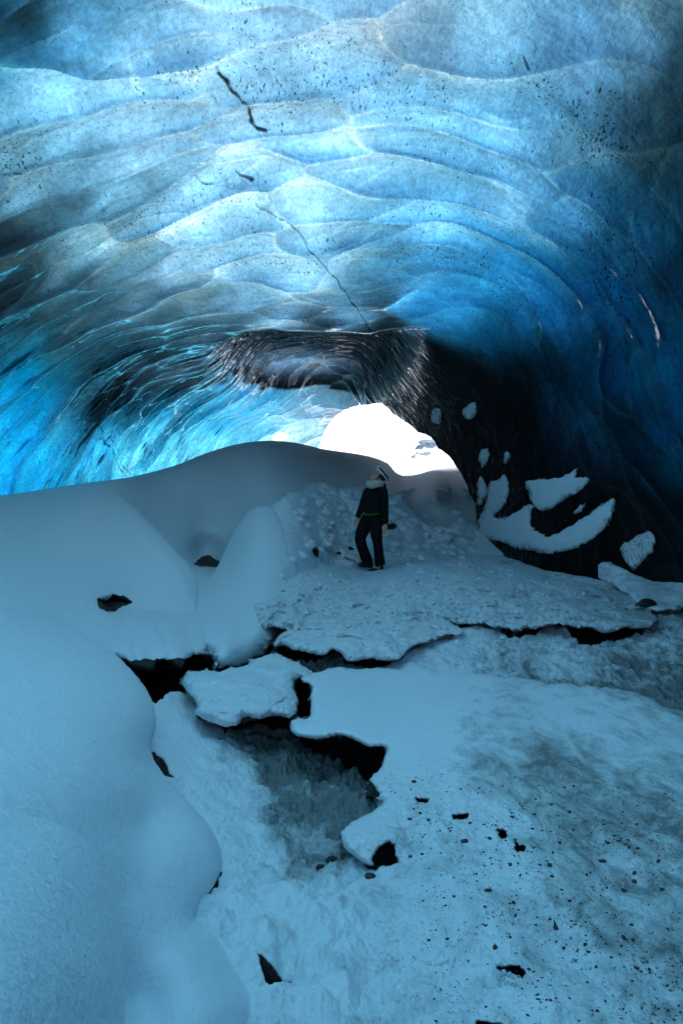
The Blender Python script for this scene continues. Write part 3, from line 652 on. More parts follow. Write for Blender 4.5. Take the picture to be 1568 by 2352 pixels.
# --- heap of broken snow behind the walker
S(layer('snow_rubble', [(640, 1150), (655, 1131), (680, 1129), (700, 1122), (720, 1113), (738, 1110), (758, 1113), (775, 1121), (831, 1120), (890, 1126), (930, 1148), (950, 1170), (975, 1197), (1010, 1203), (1036, 1205), (1048, 1193), (1067, 1188), (1085, 1196), (1102, 1212), (1110, 1250), (1180, 1300), (1000, 1330), (780, 1320), (735, 1335), (690, 1350), (660, 1320), (660, 1250), (650, 1200)],
  [(640, 1150, 14.4), (700, 1122, 15.5), (760, 1114, 15.8), (890, 1126, 16.3), (975, 1197, 16), (1067, 1190, 16.4), (1110, 1250, 16.2), (1180, 1300, 14), (1000, 1300, 14.3), (900, 1270, 14.6), (900, 1200, 15.4), (780, 1300, 13.9), (740, 1190, 14.7), (700, 1250, 13.0), (690, 1330, 11.8), (800, 1230, 14.9), (760, 1290, 13.9), (820, 1180, 15.3), (1000, 1240, 15.6), (660, 1250, 12.9), (700, 1190, 14.0)],
  step=2.3, edge=14, round_m=.4, skirt=6, skirt_m=.2, rag=(7, 14), rough=1.0, dirt=.3, grit=.3,
  rock=lambda U, V, co: .62 * sstep(.16, .3, noise(co * np.array([1.6, 1.2, 2.2]) + 3.3)) * sstep(40, 10, np.abs(V - 1262)) * (np.abs(U - 780) < 90) + .75 * sstep(-4, 4, poly_sd(U, V, [(868, 1206), (905, 1200), (915, 1212), (890, 1218)])),
  lump=addf(lumps(.42, .55, .35, .8), lumps(.13, .2, .3, .8), soft(.12, .5, 4))))

S(layer('snow_slope', [(600, 1190), (640, 1150), (665, 1134), (700, 1132), (725, 1150), (748, 1180), (762, 1215), (766, 1250), (752, 1290), (742, 1297), (725, 1310), (715, 1350), (720, 1420), (640, 1450), (590, 1300)],
  [(600, 1190, 13.0), (655, 1142, 13.6), (700, 1140, 14.4), (750, 1190, 14.6), (766, 1250, 14.2), (745, 1295, 13.4), (668, 1290, 11.15), (650, 1215, 12.35), (665, 1330, 10.6), (725, 1330, 12.0), (715, 1380, 10.6), (655, 1400, 9.5), (645, 1445, 8.85), (720, 1425, 9.5), (705, 1240, 12.9)],
  step=2.4, edge=12, round_m=.12, skirt=7, skirt_m=.15, rag=(5, 16), rough=.25, lump=soft(.10, .9, 4)))

S(layer('snow_mound', [(1372, 1296), (1400, 1290), (1440, 1300), (1470, 1318), (1500, 1335), (1520, 1330), (1568, 1322), (1640, 1330), (1640, 1400), (1568, 1398), (1500, 1402), (1470, 1390), (1440, 1368), (1400, 1340), (1376, 1325)],
  ctrl((1372, 1300, 'z', .26), (1420, 1300, 'z', .25), (1500, 1336, 'z', .12), (1600, 1330, 'z', .2), (1600, 1395, 'z', .03), (1470, 1385, 'z', .03), (1380, 1325, 'z', .08)),
  step=2.4, edge=14, round_m=.2, skirt=6, skirt_m=.12, rag=(6, 12), rough=.5, dirt=.4, lump=soft(.10, .4, 4)))

# --- shelves of snow over dark gaps
S(layer('snow_shelf', [(626, 1478), (634, 1462), (655, 1450), (700, 1444), (780, 1441), (900, 1436), (1010, 1424), (1045, 1438), (1060, 1452), (1000, 1468), (945, 1488), (918, 1512), (880, 1517), (850, 1512), (820, 1520), (795, 1514), (783, 1497), (762, 1490), (745, 1500), (690, 1495), (650, 1485), (634, 1488)],
  ctrl((630, 1480, 'z', .05), (700, 1442, 'z', .1), (800, 1440, 'z', .1), (1000, 1430, 'z', .05), (1050, 1445, 'z', .0), (900, 1510, 'z', .02), (750, 1495, 'z', .06)),
  step=2.2, edge=16, round_m=lambda U, V, ox, oy: .05 + .28 * sstep(940, 880, U), skirt=8, skirt_m=.08, rag=(8, 16), rough=1.1, lump=addf(soft(.16, .35, 5), lumps(.14, .22)), lip_rock=lambda U, V: .55 * sstep(930, 880, U), dirt=.15))
S(layer('snow_shelf', [(418, 1572), (428, 1552), (470, 1543), (530, 1538), (590, 1515), (620, 1503), (660, 1512), (700, 1532), (722, 1555), (716, 1572), (690, 1562), (676, 1580), (682, 1612), (676, 1640), (660, 1650), (640, 1645), (600, 1650), (560, 1645), (545, 1662), (500, 1665), (470, 1650), (450, 1640), (452, 1615), (432, 1595)],
  ctrl((420, 1570, 'z', .06), (600, 1510, 'z', .08), (710, 1550, 'z', .05), (680, 1640, 'z', .02), (480, 1660, 'z', .0), (560, 1600, 'z', .08), (450, 1600, 'z', .08)),
  step=2.2, edge=26, round_m=.30, skirt=8, skirt_m=.07, rag=(9, 17), rough=1.0, lump=addf(soft(.11, .3, 5), lumps(.07, .2)), lip_rock=.6, dirt=.15))
def hole_rock(U, V, co):
    a = sstep(-3, 5, poly_sd(U, V, [(852, 1972), (868, 1945), (892, 1932), (905, 1940), (908, 1962), (916, 1982), (890, 1990), (858, 1988)]) + 4 * noise(np.stack([U / 8, V / 8, 0 * U], -1)))
    b = sstep(-3, 4, np.maximum(poly_sd(U, V, [(1141, 1905), (1158, 1908), (1166, 1922), (1150, 1930)]), poly_sd(U, V, [(1182, 1930), (1190, 1942), (1208, 1946), (1203, 1957), (1184, 1955)])) + 7 * noise(np.stack([U / 7, V / 7, 0 * U + 5], -1)))
    c = sstep(-3, 4, poly_sd(U, V, [(1140, 2222), (1190, 2218), (1206, 2232), (1200, 2250), (1192, 2240), (1150, 2232)]) + 4 * noise(np.stack([U / 7, V / 7, 0 * U + 2], -1)))
    d = sstep(-4, 4, poly_sd(U, V, [(820, 1800), (850, 1790), (872, 1822), (850, 1850), (835, 1835)]) + 8 * noise(np.stack([U / 9, V / 9, 0 * U + 2], -1)))
    e = sstep(-3, 4, poly_sd(U, V, [(1040, 1872), (1075, 1870), (1072, 1882), (1040, 1882)]) + 6 * noise(np.stack([U / 7, V / 7, 0 * U + 1], -1)))
    f = sstep(-3, 4, poly_sd(U, V, [(955, 1834), (985, 1836), (980, 1844), (958, 1842)]) + 4 * noise(np.stack([U / 7, V / 7, 0 * U + 1], -1)))
    g = sstep(-3, 4, poly_sd(U, V, [(1095, 2345), (1150, 2352), (1150, 2372), (1090, 2365)]) + 6 * noise(np.stack([U / 7, V / 7, 0 * U + 1], -1)))
    return np.maximum.reduce([a, b, c, d, e, f, g])
def g2_lump(U, V, co, t):
    k = hole_rock(U, V, co)
    n = .042 * fbm(co * np.array([2.6, 1.8, 2.6]), 6, .66) * (.5 + 1.2 * sstep(1650, 1900, V))
    foot = .07 * np.abs(noise(co * np.array([3.2, 2.4, 3]))) * sstep(1950, 2150, V) * sstep(1100, 900, U)
    lip = .10 * np.exp(-((U - 850) / 70.) ** 2 - ((V - 1925) / 24.) ** 2)
    return n + foot - .16 * k + lip
def g2_dirt_shade(U, V, co):
    d = idw(U, V, [(800, 1600), (1000, 1600), (1300, 1620), (1500, 1680), (900, 1680), (1100, 1720), (1300, 1750), (1500, 1800), (900, 1800), (1000, 1850), (1150, 1900), (1300, 1950), (1500, 2000), (900, 2100), (850, 2250), (1100, 2100), (1350, 2200), (1500, 2300), (1000, 2300), (850, 1900), (960, 1960)],
            [[.05], [.1], [.2], [.35], [.05], [.4], [.7], [.6], [.05], [.3], [.3], [.5], [.5], [.25], [.3], [.35], [.5], [.5], [.35], [.05], [.3]], soft=30)
    return d[..., 0] * 1.15 + .08 + .12 * sstep(1250, 1568, U)  # last term darkens the right side, shadow painted over the real dirt
S(layer('snow_slab', [(690, 1562), (705, 1548), (760, 1537), (860, 1534), (1000, 1540), (1120, 1551), (1250, 1568), (1380, 1581), (1455, 1589), (1500, 1606), (1620, 1660), (2300, 1900), (2300, 2800), (560, 2800), (600, 2420), (640, 2300), (690, 2200), (720, 2110), (790, 2040), (850, 2005), (870, 1990), (845, 1990), (810, 1965), (785, 1935), (790, 1905), (830, 1880), (862, 1860), (880, 1840), (840, 1832), (845, 1800), (872, 1770), (885, 1735), (888, 1716), (850, 1713), (815, 1697), (780, 1690), (730, 1697), (685, 1690), (668, 1678), (670, 1655), (700, 1650), (714, 1635), (712, 1600), (716, 1580)],
  ctrl((700, 1555, 'z', .06), (860, 1536, 'z', .02), (1200, 1563, 'z', .02), (1460, 1590, 'z', .03), (1620, 1660, 'z', .0), (2300, 1900, 'z', .1), (2300, 2800, 'z', .1), (560, 2800, 'z', .0), (620, 2350, 'z', .0), (720, 2110, 'z', -.03), (850, 2005, 'z', -.05), (790, 1920, 'z', -.02), (885, 1740, 'z', .0), (800, 1690, 'z', .02), (690, 1680, 'z', .0), (713, 1620, 'z', .05), (1100, 1700, 'z', .05), (1500, 2000, 'z', .05), (1000, 2200, 'z', .0), (1300, 1800, 'z', .03)),
  step=2.4, edge=16, round_m=.16, skirt=9, skirt_m=.05, rag=(7, 18), rough=lambda U, V, co: .15 + .75 * sstep(1700, 1850, V), lump=g2_lump, rock=hole_rock, dirt=g2_dirt_shade, lip_rock=.6,
  grit=lambda U, V, co: 1.1 * sstep(1780, 1880, V) * sstep(880, 1000, U + (V - 1800) * .05) + .15))

# --- great smooth drift in the left foreground
S(layer('snow_drift', [(-900, 1380), (-200, 1384), (0, 1388), (80, 1400), (140, 1425), (200, 1466), (262, 1502), (318, 1560), (346, 1606), (357, 1655), (348, 1700), (351, 1742), (385, 1790), (440, 1850), (488, 1908), (508, 1962), (512, 1995), (494, 2035), (468, 2068), (449, 2110), (475, 2128), (500, 2140), (548, 2200), (598, 2270), (614, 2312), (592, 2350), (575, 2450), (540, 2900), (-900, 2900)],
  ctrl((-900, 1380, 'z', .9), (-200, 1384, 'z', .6), (0, 1388, 'z', .50), (140, 1425, 'z', .33), (262, 1502, 'z', .25), (346, 1606, 'z', .20), (357, 1660, 'z', .16), (351, 1742, 'z', .10), (440, 1850, 'z', .08), (508, 1962, 'z', .05), (470, 2068, 'z', .08), (449, 2110, 'z', .1), (548, 2200, 'z', .0), (614, 2312, 'z', -.05),
       (100, 1560, 'z', .55), (250, 1620, 'z', .40), (0, 1600, 'z', .68), (-300, 1700, 'z', .95), (0, 1800, 'z', .82), (200, 1800, 'z', .60), (300, 1800, 'z', .38), (330, 1900, 'z', .24), (400, 1950, 'z', .24), (0, 2050, 'z', .78), (200, 2050, 'z', .58), (285, 2050, 'z', .36), (360, 2100, 'z', .26), (430, 2200, 'z', .22),
       (0, 2350, 'z', .7), (180, 2350, 'z', .5), (290, 2300, 'z', .18), (340, 2330, 'z', .13), (400, 2330, 'z', .19), (500, 2330, 'z', .15), (-500, 2600, 'z', 1.0), (200, 2800, 'z', .7), (500, 2800, 'z', .0), (560, 2350, 'z', .03)),
  reg=2e-3, step=3.0, edge=46, round_m=lambda U, V, ox, oy: .20 * sstep(1470, 1600, V), skirt=9, skirt_m=.06, rag=(2, 9), rough=.26, lip_rock=.0, lump=soft(.03, .55, 3)))

S(layer('snow_drift', [(-900, 1650), (0, 1660), (150, 1720), (225, 1800), (262, 1900), (279, 2000), (286, 2100), (284, 2200), (287, 2300), (283, 2450), (270, 2950), (-900, 2950)],
  ctrl((-900, 1650, 'z', 1.0), (0, 1665, 'z', .66), (150, 1725, 'z', .50), (225, 1800, 'z', .42), (262, 1900, 'z', .36), (279, 2000, 'z', .36), (286, 2100, 'z', .38), (286, 2300, 'z', .42), (280, 2500, 'z', .42),
       (100, 1800, 'z', .66), (0, 1850, 'z', .82), (0, 2050, 'z', .92), (150, 2000, 'z', .74), (220, 2050, 'z', .60), (150, 2250, 'z', .80), (230, 2250, 'z', .64), (0, 2350, 'z', .98), (-500, 2400, 'z', 1.1), (0, 2800, 'z', 1.0)),
  step=3.0, edge=70, round_m=lambda U, V, ox, oy: .22 * sstep(1800, 2080, V), skirt=9, skirt_m=.05, rag=(2, 9), rough=.26, lump=soft(.02, .5, 3)))

# ------------------------------------------------------------------ snow frozen onto the dark ice
PATCH = [
 ('broad winged snow patch high on the dark ice wall', [(1205, 1108), (1230, 1102), (1290, 1095), (1328, 1072), (1322, 1095), (1352, 1098), (1345, 1115), (1310, 1140), (1270, 1165), (1248, 1176), (1225, 1160), (1212, 1130)]),
 ('long curved snow ledge sweeping low across the dark ice wall', [(1098, 1205), (1120, 1170), (1150, 1160), (1135, 1185), (1160, 1190), (1200, 1165), (1222, 1160), (1218, 1195), (1228, 1215), (1260, 1232), (1300, 1212), (1345, 1185), (1380, 1160), (1412, 1143), (1405, 1185), (1378, 1225), (1330, 1255), (1270, 1270), (1200, 1262), (1150, 1245), (1100, 1230)]),
 ('upright snow smear beside the lower left edge of the ice wall', [(1122, 1110), (1145, 1100), (1158, 1088), (1168, 1110), (1165, 1145), (1150, 1170), (1120, 1190), (1105, 1215), (1096, 1195), (1110, 1170), (1118, 1140)]),
 ('narrow upright snow strip on the very edge of the ice wall', [(1097, 1105), (1108, 1097), (1116, 1110), (1115, 1140), (1104, 1158), (1096, 1155)]),
 ('small drop-shaped snow patch above the narrow strip', [(1100, 1040), (1112, 1030), (1124, 1035), (1120, 1055), (1108, 1075), (1100, 1060)]),
 ('small oval snow spot right of the drop-shaped patch', [(1156, 1045), (1162, 1035), (1170, 1042), (1167, 1060), (1158, 1068)]),
 ('topmost leaf-shaped snow patch on the dark ice wall', [(1062, 943), (1075, 930), (1092, 922), (1094, 945), (1085, 962), (1068, 962)]),
 ('faint snow patch left of the topmost patch', [(988, 950), (1000, 938), (1012, 940), (1014, 960), (1005, 975), (992, 968)]),
 ('speckled snow patch at the far right of the ice wall', [(1422, 1262), (1440, 1245), (1465, 1230), (1490, 1218), (1502, 1235), (1500, 1265), (1478, 1285), (1455, 1310), (1440, 1295)]),
 ('short snow sliver between the winged patch and the curved ledge', [(1316, 1175), (1330, 1163), (1344, 1156), (1338, 1168), (1322, 1180)]),
]
for lab, pl in PATCH:
    pl = smooth_poly(pl, 4)
    lo = pl.min(0) - 12; hi = pl.max(0) + 12
    U, V = np.meshgrid(np.arange(lo[0], hi[0], 1.3), np.arange(lo[1], hi[1], 1.3))
    sd = poly_sd(U, V, pl) + 6 * noise(np.stack([U / 16, V / 16, 0 * U], -1)) + (2.5 + 9 * sstep(.0, .3, noise(np.stack([U / 30, V / 30, 0 * U + 8], -1)))) * noise(np.stack([U / 5, V / 5, 0 * U + 5], -1))
    if 'speckled' in lab: sd = np.minimum(sd, 14 * (noise(np.stack([U / 4., V / 4., 0 * U + 5], -1)) + .36))
    co, *_ = vault(U, V)
    th = .10 * sstep(-2.0, 2.5, sd) + .06 * sstep(0, 16, sd) - .04 + .04 * fbm(co * 3.0, 3) * sstep(0, 8, sd)
    d = co - np.array([0, 0, EYE]); d /= np.linalg.norm(d, axis=-1, keepdims=True)
    co = co - d * th[..., None] + np.array([0, 0, 1]) * .05 * sstep(0, 10, sd)[..., None]
    o = grid_mesh('snow_patch', co, sd > -4, SNOW, dict(dirt=.15 + .9 * sstep(10, -1, sd), rock=.30 * sstep(6, -3, sd), rough=np.full(U.shape, .4), grit=np.full(U.shape, .2)))
    tag(o, lab, 'snow patch', 'snow patches stuck to the dark ice wall')

# ------------------------------------------------------------------ outside the far mouth
U, V = np.meshgrid(np.linspace(-90, 90, 120), np.linspace(27, 160, 90))
Z = 1.1 + .02 * (V - 27) + .0009 * np.clip(V - 45, 0, None) ** 2 + 1.2 * fbm(np.stack([U / 14, V / 14, 0 * U], -1), 4) * sstep(27, 60, V) + .0016 * U * U * sstep(30, 70, V)
zz = np.zeros(U.shape)
S(grid_mesh('snowfield', np.stack([U, V, Z], -1), None, SNOW, dict(dirt=zz, rock=zz, rough=zz + .1, grit=zz), flip=True))


# ------------------------------------------------------------------ the person
def tube(bm, pts, radii, seg=14):
    """a tapered limb through points; radii are numbers or (a, b) with b across depth"""
    pts = [Vector(p) for p in pts]; rings = []
    for i, p in enumerate(pts):
        d = (pts[min(i + 1, len(pts) - 1)] - pts[max(i - 1, 0)]).normalized()
        ref = Vector((0, 1, 0)) if abs(d.y) < .8 else Vector((1, 0, 0))
        a = d.cross(ref).normalized(); b = a.cross(d).normalized()
        r = radii[i]; ra, rb = r if isinstance(r, tuple) else (r, r)
        rings.append([bm.verts.new(p + a * ra * math.cos(t) + b * rb * math.sin(t)) for t in [2 * math.pi * k / seg for k in range(seg)]])
    for r0, r1 in zip(rings[:-1], rings[1:]):
        for k in range(seg): bm.faces.new((r0[k], r0[(k + 1) % seg], r1[(k + 1) % seg], r1[k]))
    for ring, p, q in ((rings[0], pts[0], pts[1]), (rings[-1], pts[-1], pts[-2])):
        c = bm.verts.new(p + (p - q).normalized() * (radii[0] if ring is rings[0] and not isinstance(radii[0], tuple) else .01) * .5)
        for k in range(seg): bm.faces.new((ring[k], ring[(k + 1) % seg], c))
    bmesh.ops.recalc_face_normals(bm, faces=bm.faces)
def ball(bm, c, r, rot=None, seg=20):
    ret = bmesh.ops.create_uvsphere(bm, u_segments=seg, v_segments=seg // 2 + 2, radius=1)
    M = Matrix.Translation(Vector(c)) @ (rot or Matrix.Identity(4)) @ Matrix.Diagonal((*(r if isinstance(r, tuple) else (r, r, r)), 1))
    bmesh.ops.transform(bm, matrix=M, verts=ret['verts'])
def finish(bm, name, mat, parent, voxel=None, smooth=2):
    me = bpy.data.meshes.new(name); bm.to_mesh(me); bm.free()
    o = bpy.data.objects.new(name, me); COL.objects.link(o)
    if voxel:
        md = o.modifiers.new('r', 'REMESH'); md.mode = 'VOXEL'; md.voxel_size = voxel; md.use_smooth_shade = True
        if smooth:
            m2 = o.modifiers.new('s', 'SMOOTH'); m2.iterations = smooth; m2.factor = .5
        bpy.context.view_layer.update()
        new = bpy.data.meshes.new_from_object(o.evaluated_get(bpy.context.evaluated_depsgraph_get()))
        o.modifiers.clear(); o.data = new; new.name = name
    o.data.materials.clear(); o.data.materials.append(mat)
    o.data.polygons.foreach_set('use_smooth', np.ones(len(o.data.polygons), bool))
    o.parent = parent
    if parent: o.matrix_parent_inverse = parent.matrix_world.inverted()
    return o
PY = 13.5
def J(x, y, dy=0.0):            # a joint measured on the photograph, dy metres further away
    p = P3(775.1 + x * .12452, 1044.9 + y * .12452, PY)
    return Vector((p[0], PY + dy, p[2]))
JAC = simple_mat('black_jacket', (.006, .006, .007), .8, .15, (25, .006))
PANT = simple_mat('black_trousers', (.005, .005, .006), .75, .15, (18, .006))
SKIN = simple_mat('skin', (.52, .30, .22), .5, .35, (40, .001))
SCARF = simple_mat('cream_scarf', (.50, .47, .38), .9, .1, (90, .004))
HELM = simple_mat('helmet_shell', (.62, .66, .68), .3, .5, (3, .0))
DARK = simple_mat('strap_black', (.01, .01, .012), .6, .2, (30, .001))
HAIR = simple_mat('auburn_hair', (.035, .012, .008), .6, .3, (60, .006))
BOOT = simple_mat('boot_leather', (.012, .014, .028), .55, .3, (30, .003))
GREEN = simple_mat('green_shirt', (.03, .14, .01), .8, .1, (60, .002))
LENS = simple_mat('lamp_glass', (.55, .65, .70), .12, .6, (3, .0))
person = bpy.data.objects.new('person', None); COL.objects.link(person); person.location = J(650, 2120)
bpy.context.view_layer.update()
tag(person, 'person in dark clothes, cream scarf and white helmet, standing and looking up', 'person')
# body: head, neck, trunk, arms with hands, legs as one skin
HC = J(752, 408, -.02)
fh = Vector((-.62, -.38, .69)).normalized(); uh = Vector((.74, .10, .66)); uh = (uh - fh * uh.dot(fh)).normalized(); rh = fh.cross(uh).normalized()
R3 = Matrix((fh, rh, uh)).transposed().to_4x4()         # head axes: x forward, y side, z crown
def H(x, y, z): return HC + fh * x + rh * y + uh * z
bm = bmesh.new()
ball(bm, H(-.01, 0, .03), (.098, .077, .10), R3)
ball(bm, H(.028, 0, -.045), (.066, .056, .070), R3)
ball(bm, H(.062, 0, -.088), (.028, .028, .022), R3)                   # chin
tube(bm, [H(.088, 0, .018), H(.108, 0, -.010), H(.116, 0, -.026)], [.010, .013, .014], 10)   # nose
ball(bm, H(.100, 0, -.026), (.016, .018, .010), R3)
ball(bm, H(.088, 0, .035), (.018, .045, .012), R3)                    # brow
ball(bm, H(.090, 0, -.053), (.012, .024, .006), R3); ball(bm, H(.088, 0, -.064), (.012, .022, .006), R3)   # lips
for s_ in (-1, 1):
    ball(bm, H(.066, s_ * .040, -.018), (.026, .022, .026), R3)       # cheeks
    ball(bm, H(-.005, s_ * .076, -.012), (.018, .008, .030), R3)      # ears
tube(bm, [H(-.01, 0, -.05), J(735, 540, .0), J(715, 640, .02)], [.058, .056, .07])
tube(bm, [J(712, 640, .02), J(700, 760, .02), J(680, 920, .01), J(645, 1080, 0), J(635, 1200, 0)], [(.12, .09), (.155, .11), (.13, .10), (.135, .11), (.14, .11)], 20)
def arm(pts, rr, hand_dir, curl, side):
    tube(bm, pts, rr)
    w0 = pts[-1]; hd = hand_dir.normalized(); ac = hd.cross(Vector((0, 1, 0)) if side else Vector((.3, 1, 0))).normalized()
    palm = w0 + hd * .085
    tube(bm, [w0, w0 + hd * .045, palm], [(.026, .02), (.040, .018), (.038, .016)], 12)
    nrm = hd.cross(ac).normalized() * curl
    for i, (off, ln) in enumerate(((-.030, .062), (-.010, .072), (.010, .068), (.028, .054))):
        a = palm + ac * off; b_ = a + hd * ln * .5 + nrm * .008; c = b_ + hd * ln * .32 + nrm * .02; d = c + hd * ln * .14 + nrm * .018
        tube(bm, [a - hd * .02, b_, c, d], [.0095, .0088, .008, .0065], 8)
    th = w0 + hd * .03 - ac * .03
    tube(bm, [th, th + hd * .03 - ac * .02 + nrm * .01, th + hd * .058 - ac * .018 + nrm * .022], [.013, .010, .008], 8)
RA = [J(835, 670, -.10), J(858, 900, -.13), J(862, 1060, -.13), J(868, 1265, -.17)]
LA = [J(565, 680, .12), J(480, 900, .13), J(430, 1010, .12), J(362, 1165, .06)]
arm(RA, [.055, .048, .044, .028], Vector((-.03, -.1, -1)), 1, True)
arm(LA, [.055, .048, .044, .028], Vector((-.12, -.1, -1)), 1, False)
LEG_R = [J(720, 1190, -.06), J(715, 1420, -.07), J(730, 1620, -.07), J(762, 1850, -.04), J(775, 2030, -.03)]
LEG_L = [J(570, 1190, .07), J(480, 1400, .04), J(425, 1560, .0), J(490, 1800, .03), J(560, 1960, .05)]
tube(bm, LEG_R, [.095, .080, .056, .052, .036]); tube(bm, LEG_L, [.095, .080, .056, .052, .036])
tube(bm, [LEG_R[-1], J(740, 2090, -.05), J(640, 2110, -.08)], [.035, .04, .03]); tube(bm, [LEG_L[-1], J(530, 2010, .03), J(440, 2020, .0)], [.035, .04, .03])
finish(bm, 'body', SKIN, person, .0075, 1)
# jacket with sleeves
bm = bmesh.new()
tube(bm, [J(728, 590, .01), J(712, 640, .02), J(700, 700, .02), J(690, 800, .02), J(672, 940, .01), J(640, 1060, .0), J(632, 1098, .0)], [(.10, .085), (.145, .10), (.185, .125), (.185, .135), (.165, .125), (.170, .130), (.172, .130)], 28)
ball(bm, J(838, 672, -.08), (.075, .075, .07)); ball(bm, J(572, 672, .09), (.075, .075, .07))
tube(bm, [J(835, 665, -.10), J(850, 790, -.12), J(860, 950, -.13), J(866, 1120, -.14), J(870, 1262, -.17)], [.074, .068, .062, .056, .047], 18)
tube(bm, [J(562, 668, .12), J(510, 800, .13), J(465, 930, .13), J(420, 1040, .11), J(366, 1162, .06)], [.074, .066, .062, .054, .043], 18)
tube(bm, [J(560, 585, .02), J(700, 606, -.10), J(880, 622, .0)], [.022, .024, .022], 10)
ball(bm, J(705, 880, -.09), (.15, .05, .15))
finish(bm, 'jacket', JAC, person, .009, 3)
bm = bmesh.new()
ring = [J(632 + 192 * math.cos(t), 1085 + 16 * math.sin(t * 1) * 0 + (10 if math.cos(t) < 0 else -4), .135 * math.sin(t)) for t in [2 * math.pi * k / 24 for k in range(25)]]
tube(bm, ring, [(.012, .010)] * 25, 8)
finish(bm, 'shirt_hem', GREEN, person, None)
# trousers, flared over the boots
bm = bmesh.new()
tube(bm, [J(635, 1090, 0), J(640, 1160, 0), J(645, 1260, 0)], [(.168, .125), (.172, .135), (.155, .13)], 26)
tube(bm, [J(715, 1200, -.06), J(705, 1330, -.07), J(712, 1480, -.08), J(738, 1650, -.08), J(758, 1820, -.05), J(775, 1990, -.03), J(785, 2035, -.03)], [.118, .108, .094, .078, .078, .086, .088], 20)
tube(bm, [J(560, 1200, .06), J(500, 1330, .05), J(440, 1450, .02), J(415, 1560, .0), J(450, 1700, .01), J(505, 1850, .03), J(555, 1985, .05)], [.125, .118, .106, .092, .088, .090, .092], 20)
finish(bm, 'trousers', PANT, person, .010, 3)
# boots
for heel, ank, mid, toe in ((J(805, 2120, .0), J(785, 2040, -.02), J(700, 2115, -.06), J(585, 2125, -.12)), (J(640, 2045, .07), J(590, 1980, .05), J(510, 2020, .02), J(405, 2010, -.03))):
    bm = bmesh.new()
    tube(bm, [ank, heel + (mid - heel) * .25 + Vector((0, 0, .01))], [.052, .056])
    tube(bm, [heel, mid, toe], [(.046, .045), (.045, .05), (.028, .042)])
    z0 = min(heel.z, toe.z) - .05
    for a, b in ((heel, mid), (mid, toe)): tube(bm, [a - Vector((0, 0, .042)), b - Vector((0, 0, .036))], [(.012, .05), (.012, .052)])
    finish(bm, 'boot', BOOT, person, .007, 1)
# scarf wound twice round the neck
bm = bmesh.new()
for cx_, cy_, rx, ry, rr, tl in ((690, 528, .125, .105, .042, 18), (700, 565, .112, .10, .036, 8), (668, 490, .100, .085, .026, 6)):
    pts = [J(cx_ + rx / .000885 * math.cos(t), cy_ + tl * math.cos(t) * -1 + 12 * math.sin(2 * t), ry * math.sin(t) + .0) for t in [2 * math.pi * k / 28 for k in range(29)]]
    tube(bm, pts, [(rr, rr * .72)] * 29, 10)
finish(bm, 'scarf', SCARF, person, .008, 1)
# hair under the helmet and down the nape
bm = bmesh.new()
ball(bm, H(-.022, 0, .028), (.103, .086, .094), R3)
tube(bm, [H(-.07, .01, .0), H(-.10, .0, -.05), J(868, 560, .0), J(878, 600, .0)], [.06, .045, .03, .02])
finish(bm, 'hair', HAIR, person, .008, 1)
# eyes
for s_ in (-1, 1):
    bm = bmesh.new(); ball(bm, H(.083, s_ * .030, .010), (.010, .013, .008), R3); finish(bm, 'eye', DARK, person)
# helmet: half shell with brim, dark band and head lamp
bm = bmesh.new(); ret = bmesh.ops.create_uvsphere(bm, u_segments=40, v_segments=24, radius=1)
bmesh.ops.delete(bm, geom=[f for f in bm.faces if f.calc_center_median().z < -.02], context='FACES')
for v in bm.verts:
    flare = 1.0 + .05 * max(0, .25 - v.co.z)
    v.co = Vector((v.co.x * .137 * flare, v.co.y * .118 * flare, v.co.z * .112))
ret = bmesh.ops.solidify(bm, geom=bm.faces[:], thickness=.010)
HM = Matrix.Translation(H(-.018, 0, .055)) @ R3
bmesh.ops.transform(bm, matrix=HM, verts=bm.verts)
helmet = finish(bm, 'helmet', HELM, person)
bpy.context.view_layer.update()
bm = bmesh.new()
tube(bm, [HM @ Vector((.135 * math.cos(t), .119 * math.sin(t), .040 + .010 * math.cos(t))) for t in [2 * math.pi * k / 36 for k in range(37)]], [(.014, .006)] * 37, 8)
finish(bm, 'lamp_strap', DARK, helmet)
bm = bmesh.new(); tube(bm, [HM @ Vector((.125, 0, .055)), HM @ Vector((.160, 0, .062)), HM @ Vector((.168, 0, .063))], [.026, .027, .022], 16)
finish(bm, 'head_lamp', LENS, helmet)
for a_ in (.5, 1.5, 2.5, -.5, -1.5, -2.5):
    bm = bmesh.new(); ball(bm, HM @ Vector((.137 * math.cos(a_), .119 * math.sin(a_), .015)), .007, None, 8); finish(bm, 'vent_hole', DARK, helmet)
bm = bmesh.new()
tube(bm, [HM @ Vector((.03, -.115, .0)), H(.03, -.070, -.06), H(.035, -.03, -.105), H(.035, .03, -.105), H(.03, .07, -.06), HM @ Vector((.03, .115, .0))], [(.006, .003)] * 6, 8)
finish(bm, 'chin_strap', DARK, helmet)

# ------------------------------------------------------------------ placing things on the snow
DG = None
def on_snow(u, v, skip=('ice_ceiling',)):
    global DG
    if DG is None:
        bpy.context.view_layer.update(); DG = bpy.context.evaluated_depsgraph_get()
    o = Vector((0, 0, EYE)); d = Vector(((u - CX) / F, 1, -(v - H0) / F)).normalized()
    ok, loc, nrm, _, ob, _ = SC.ray_cast(DG, o, d)
    return (loc, nrm) if ok and ob and ob.name.startswith('snow') and 'patch' not in ob.name else (None, None)

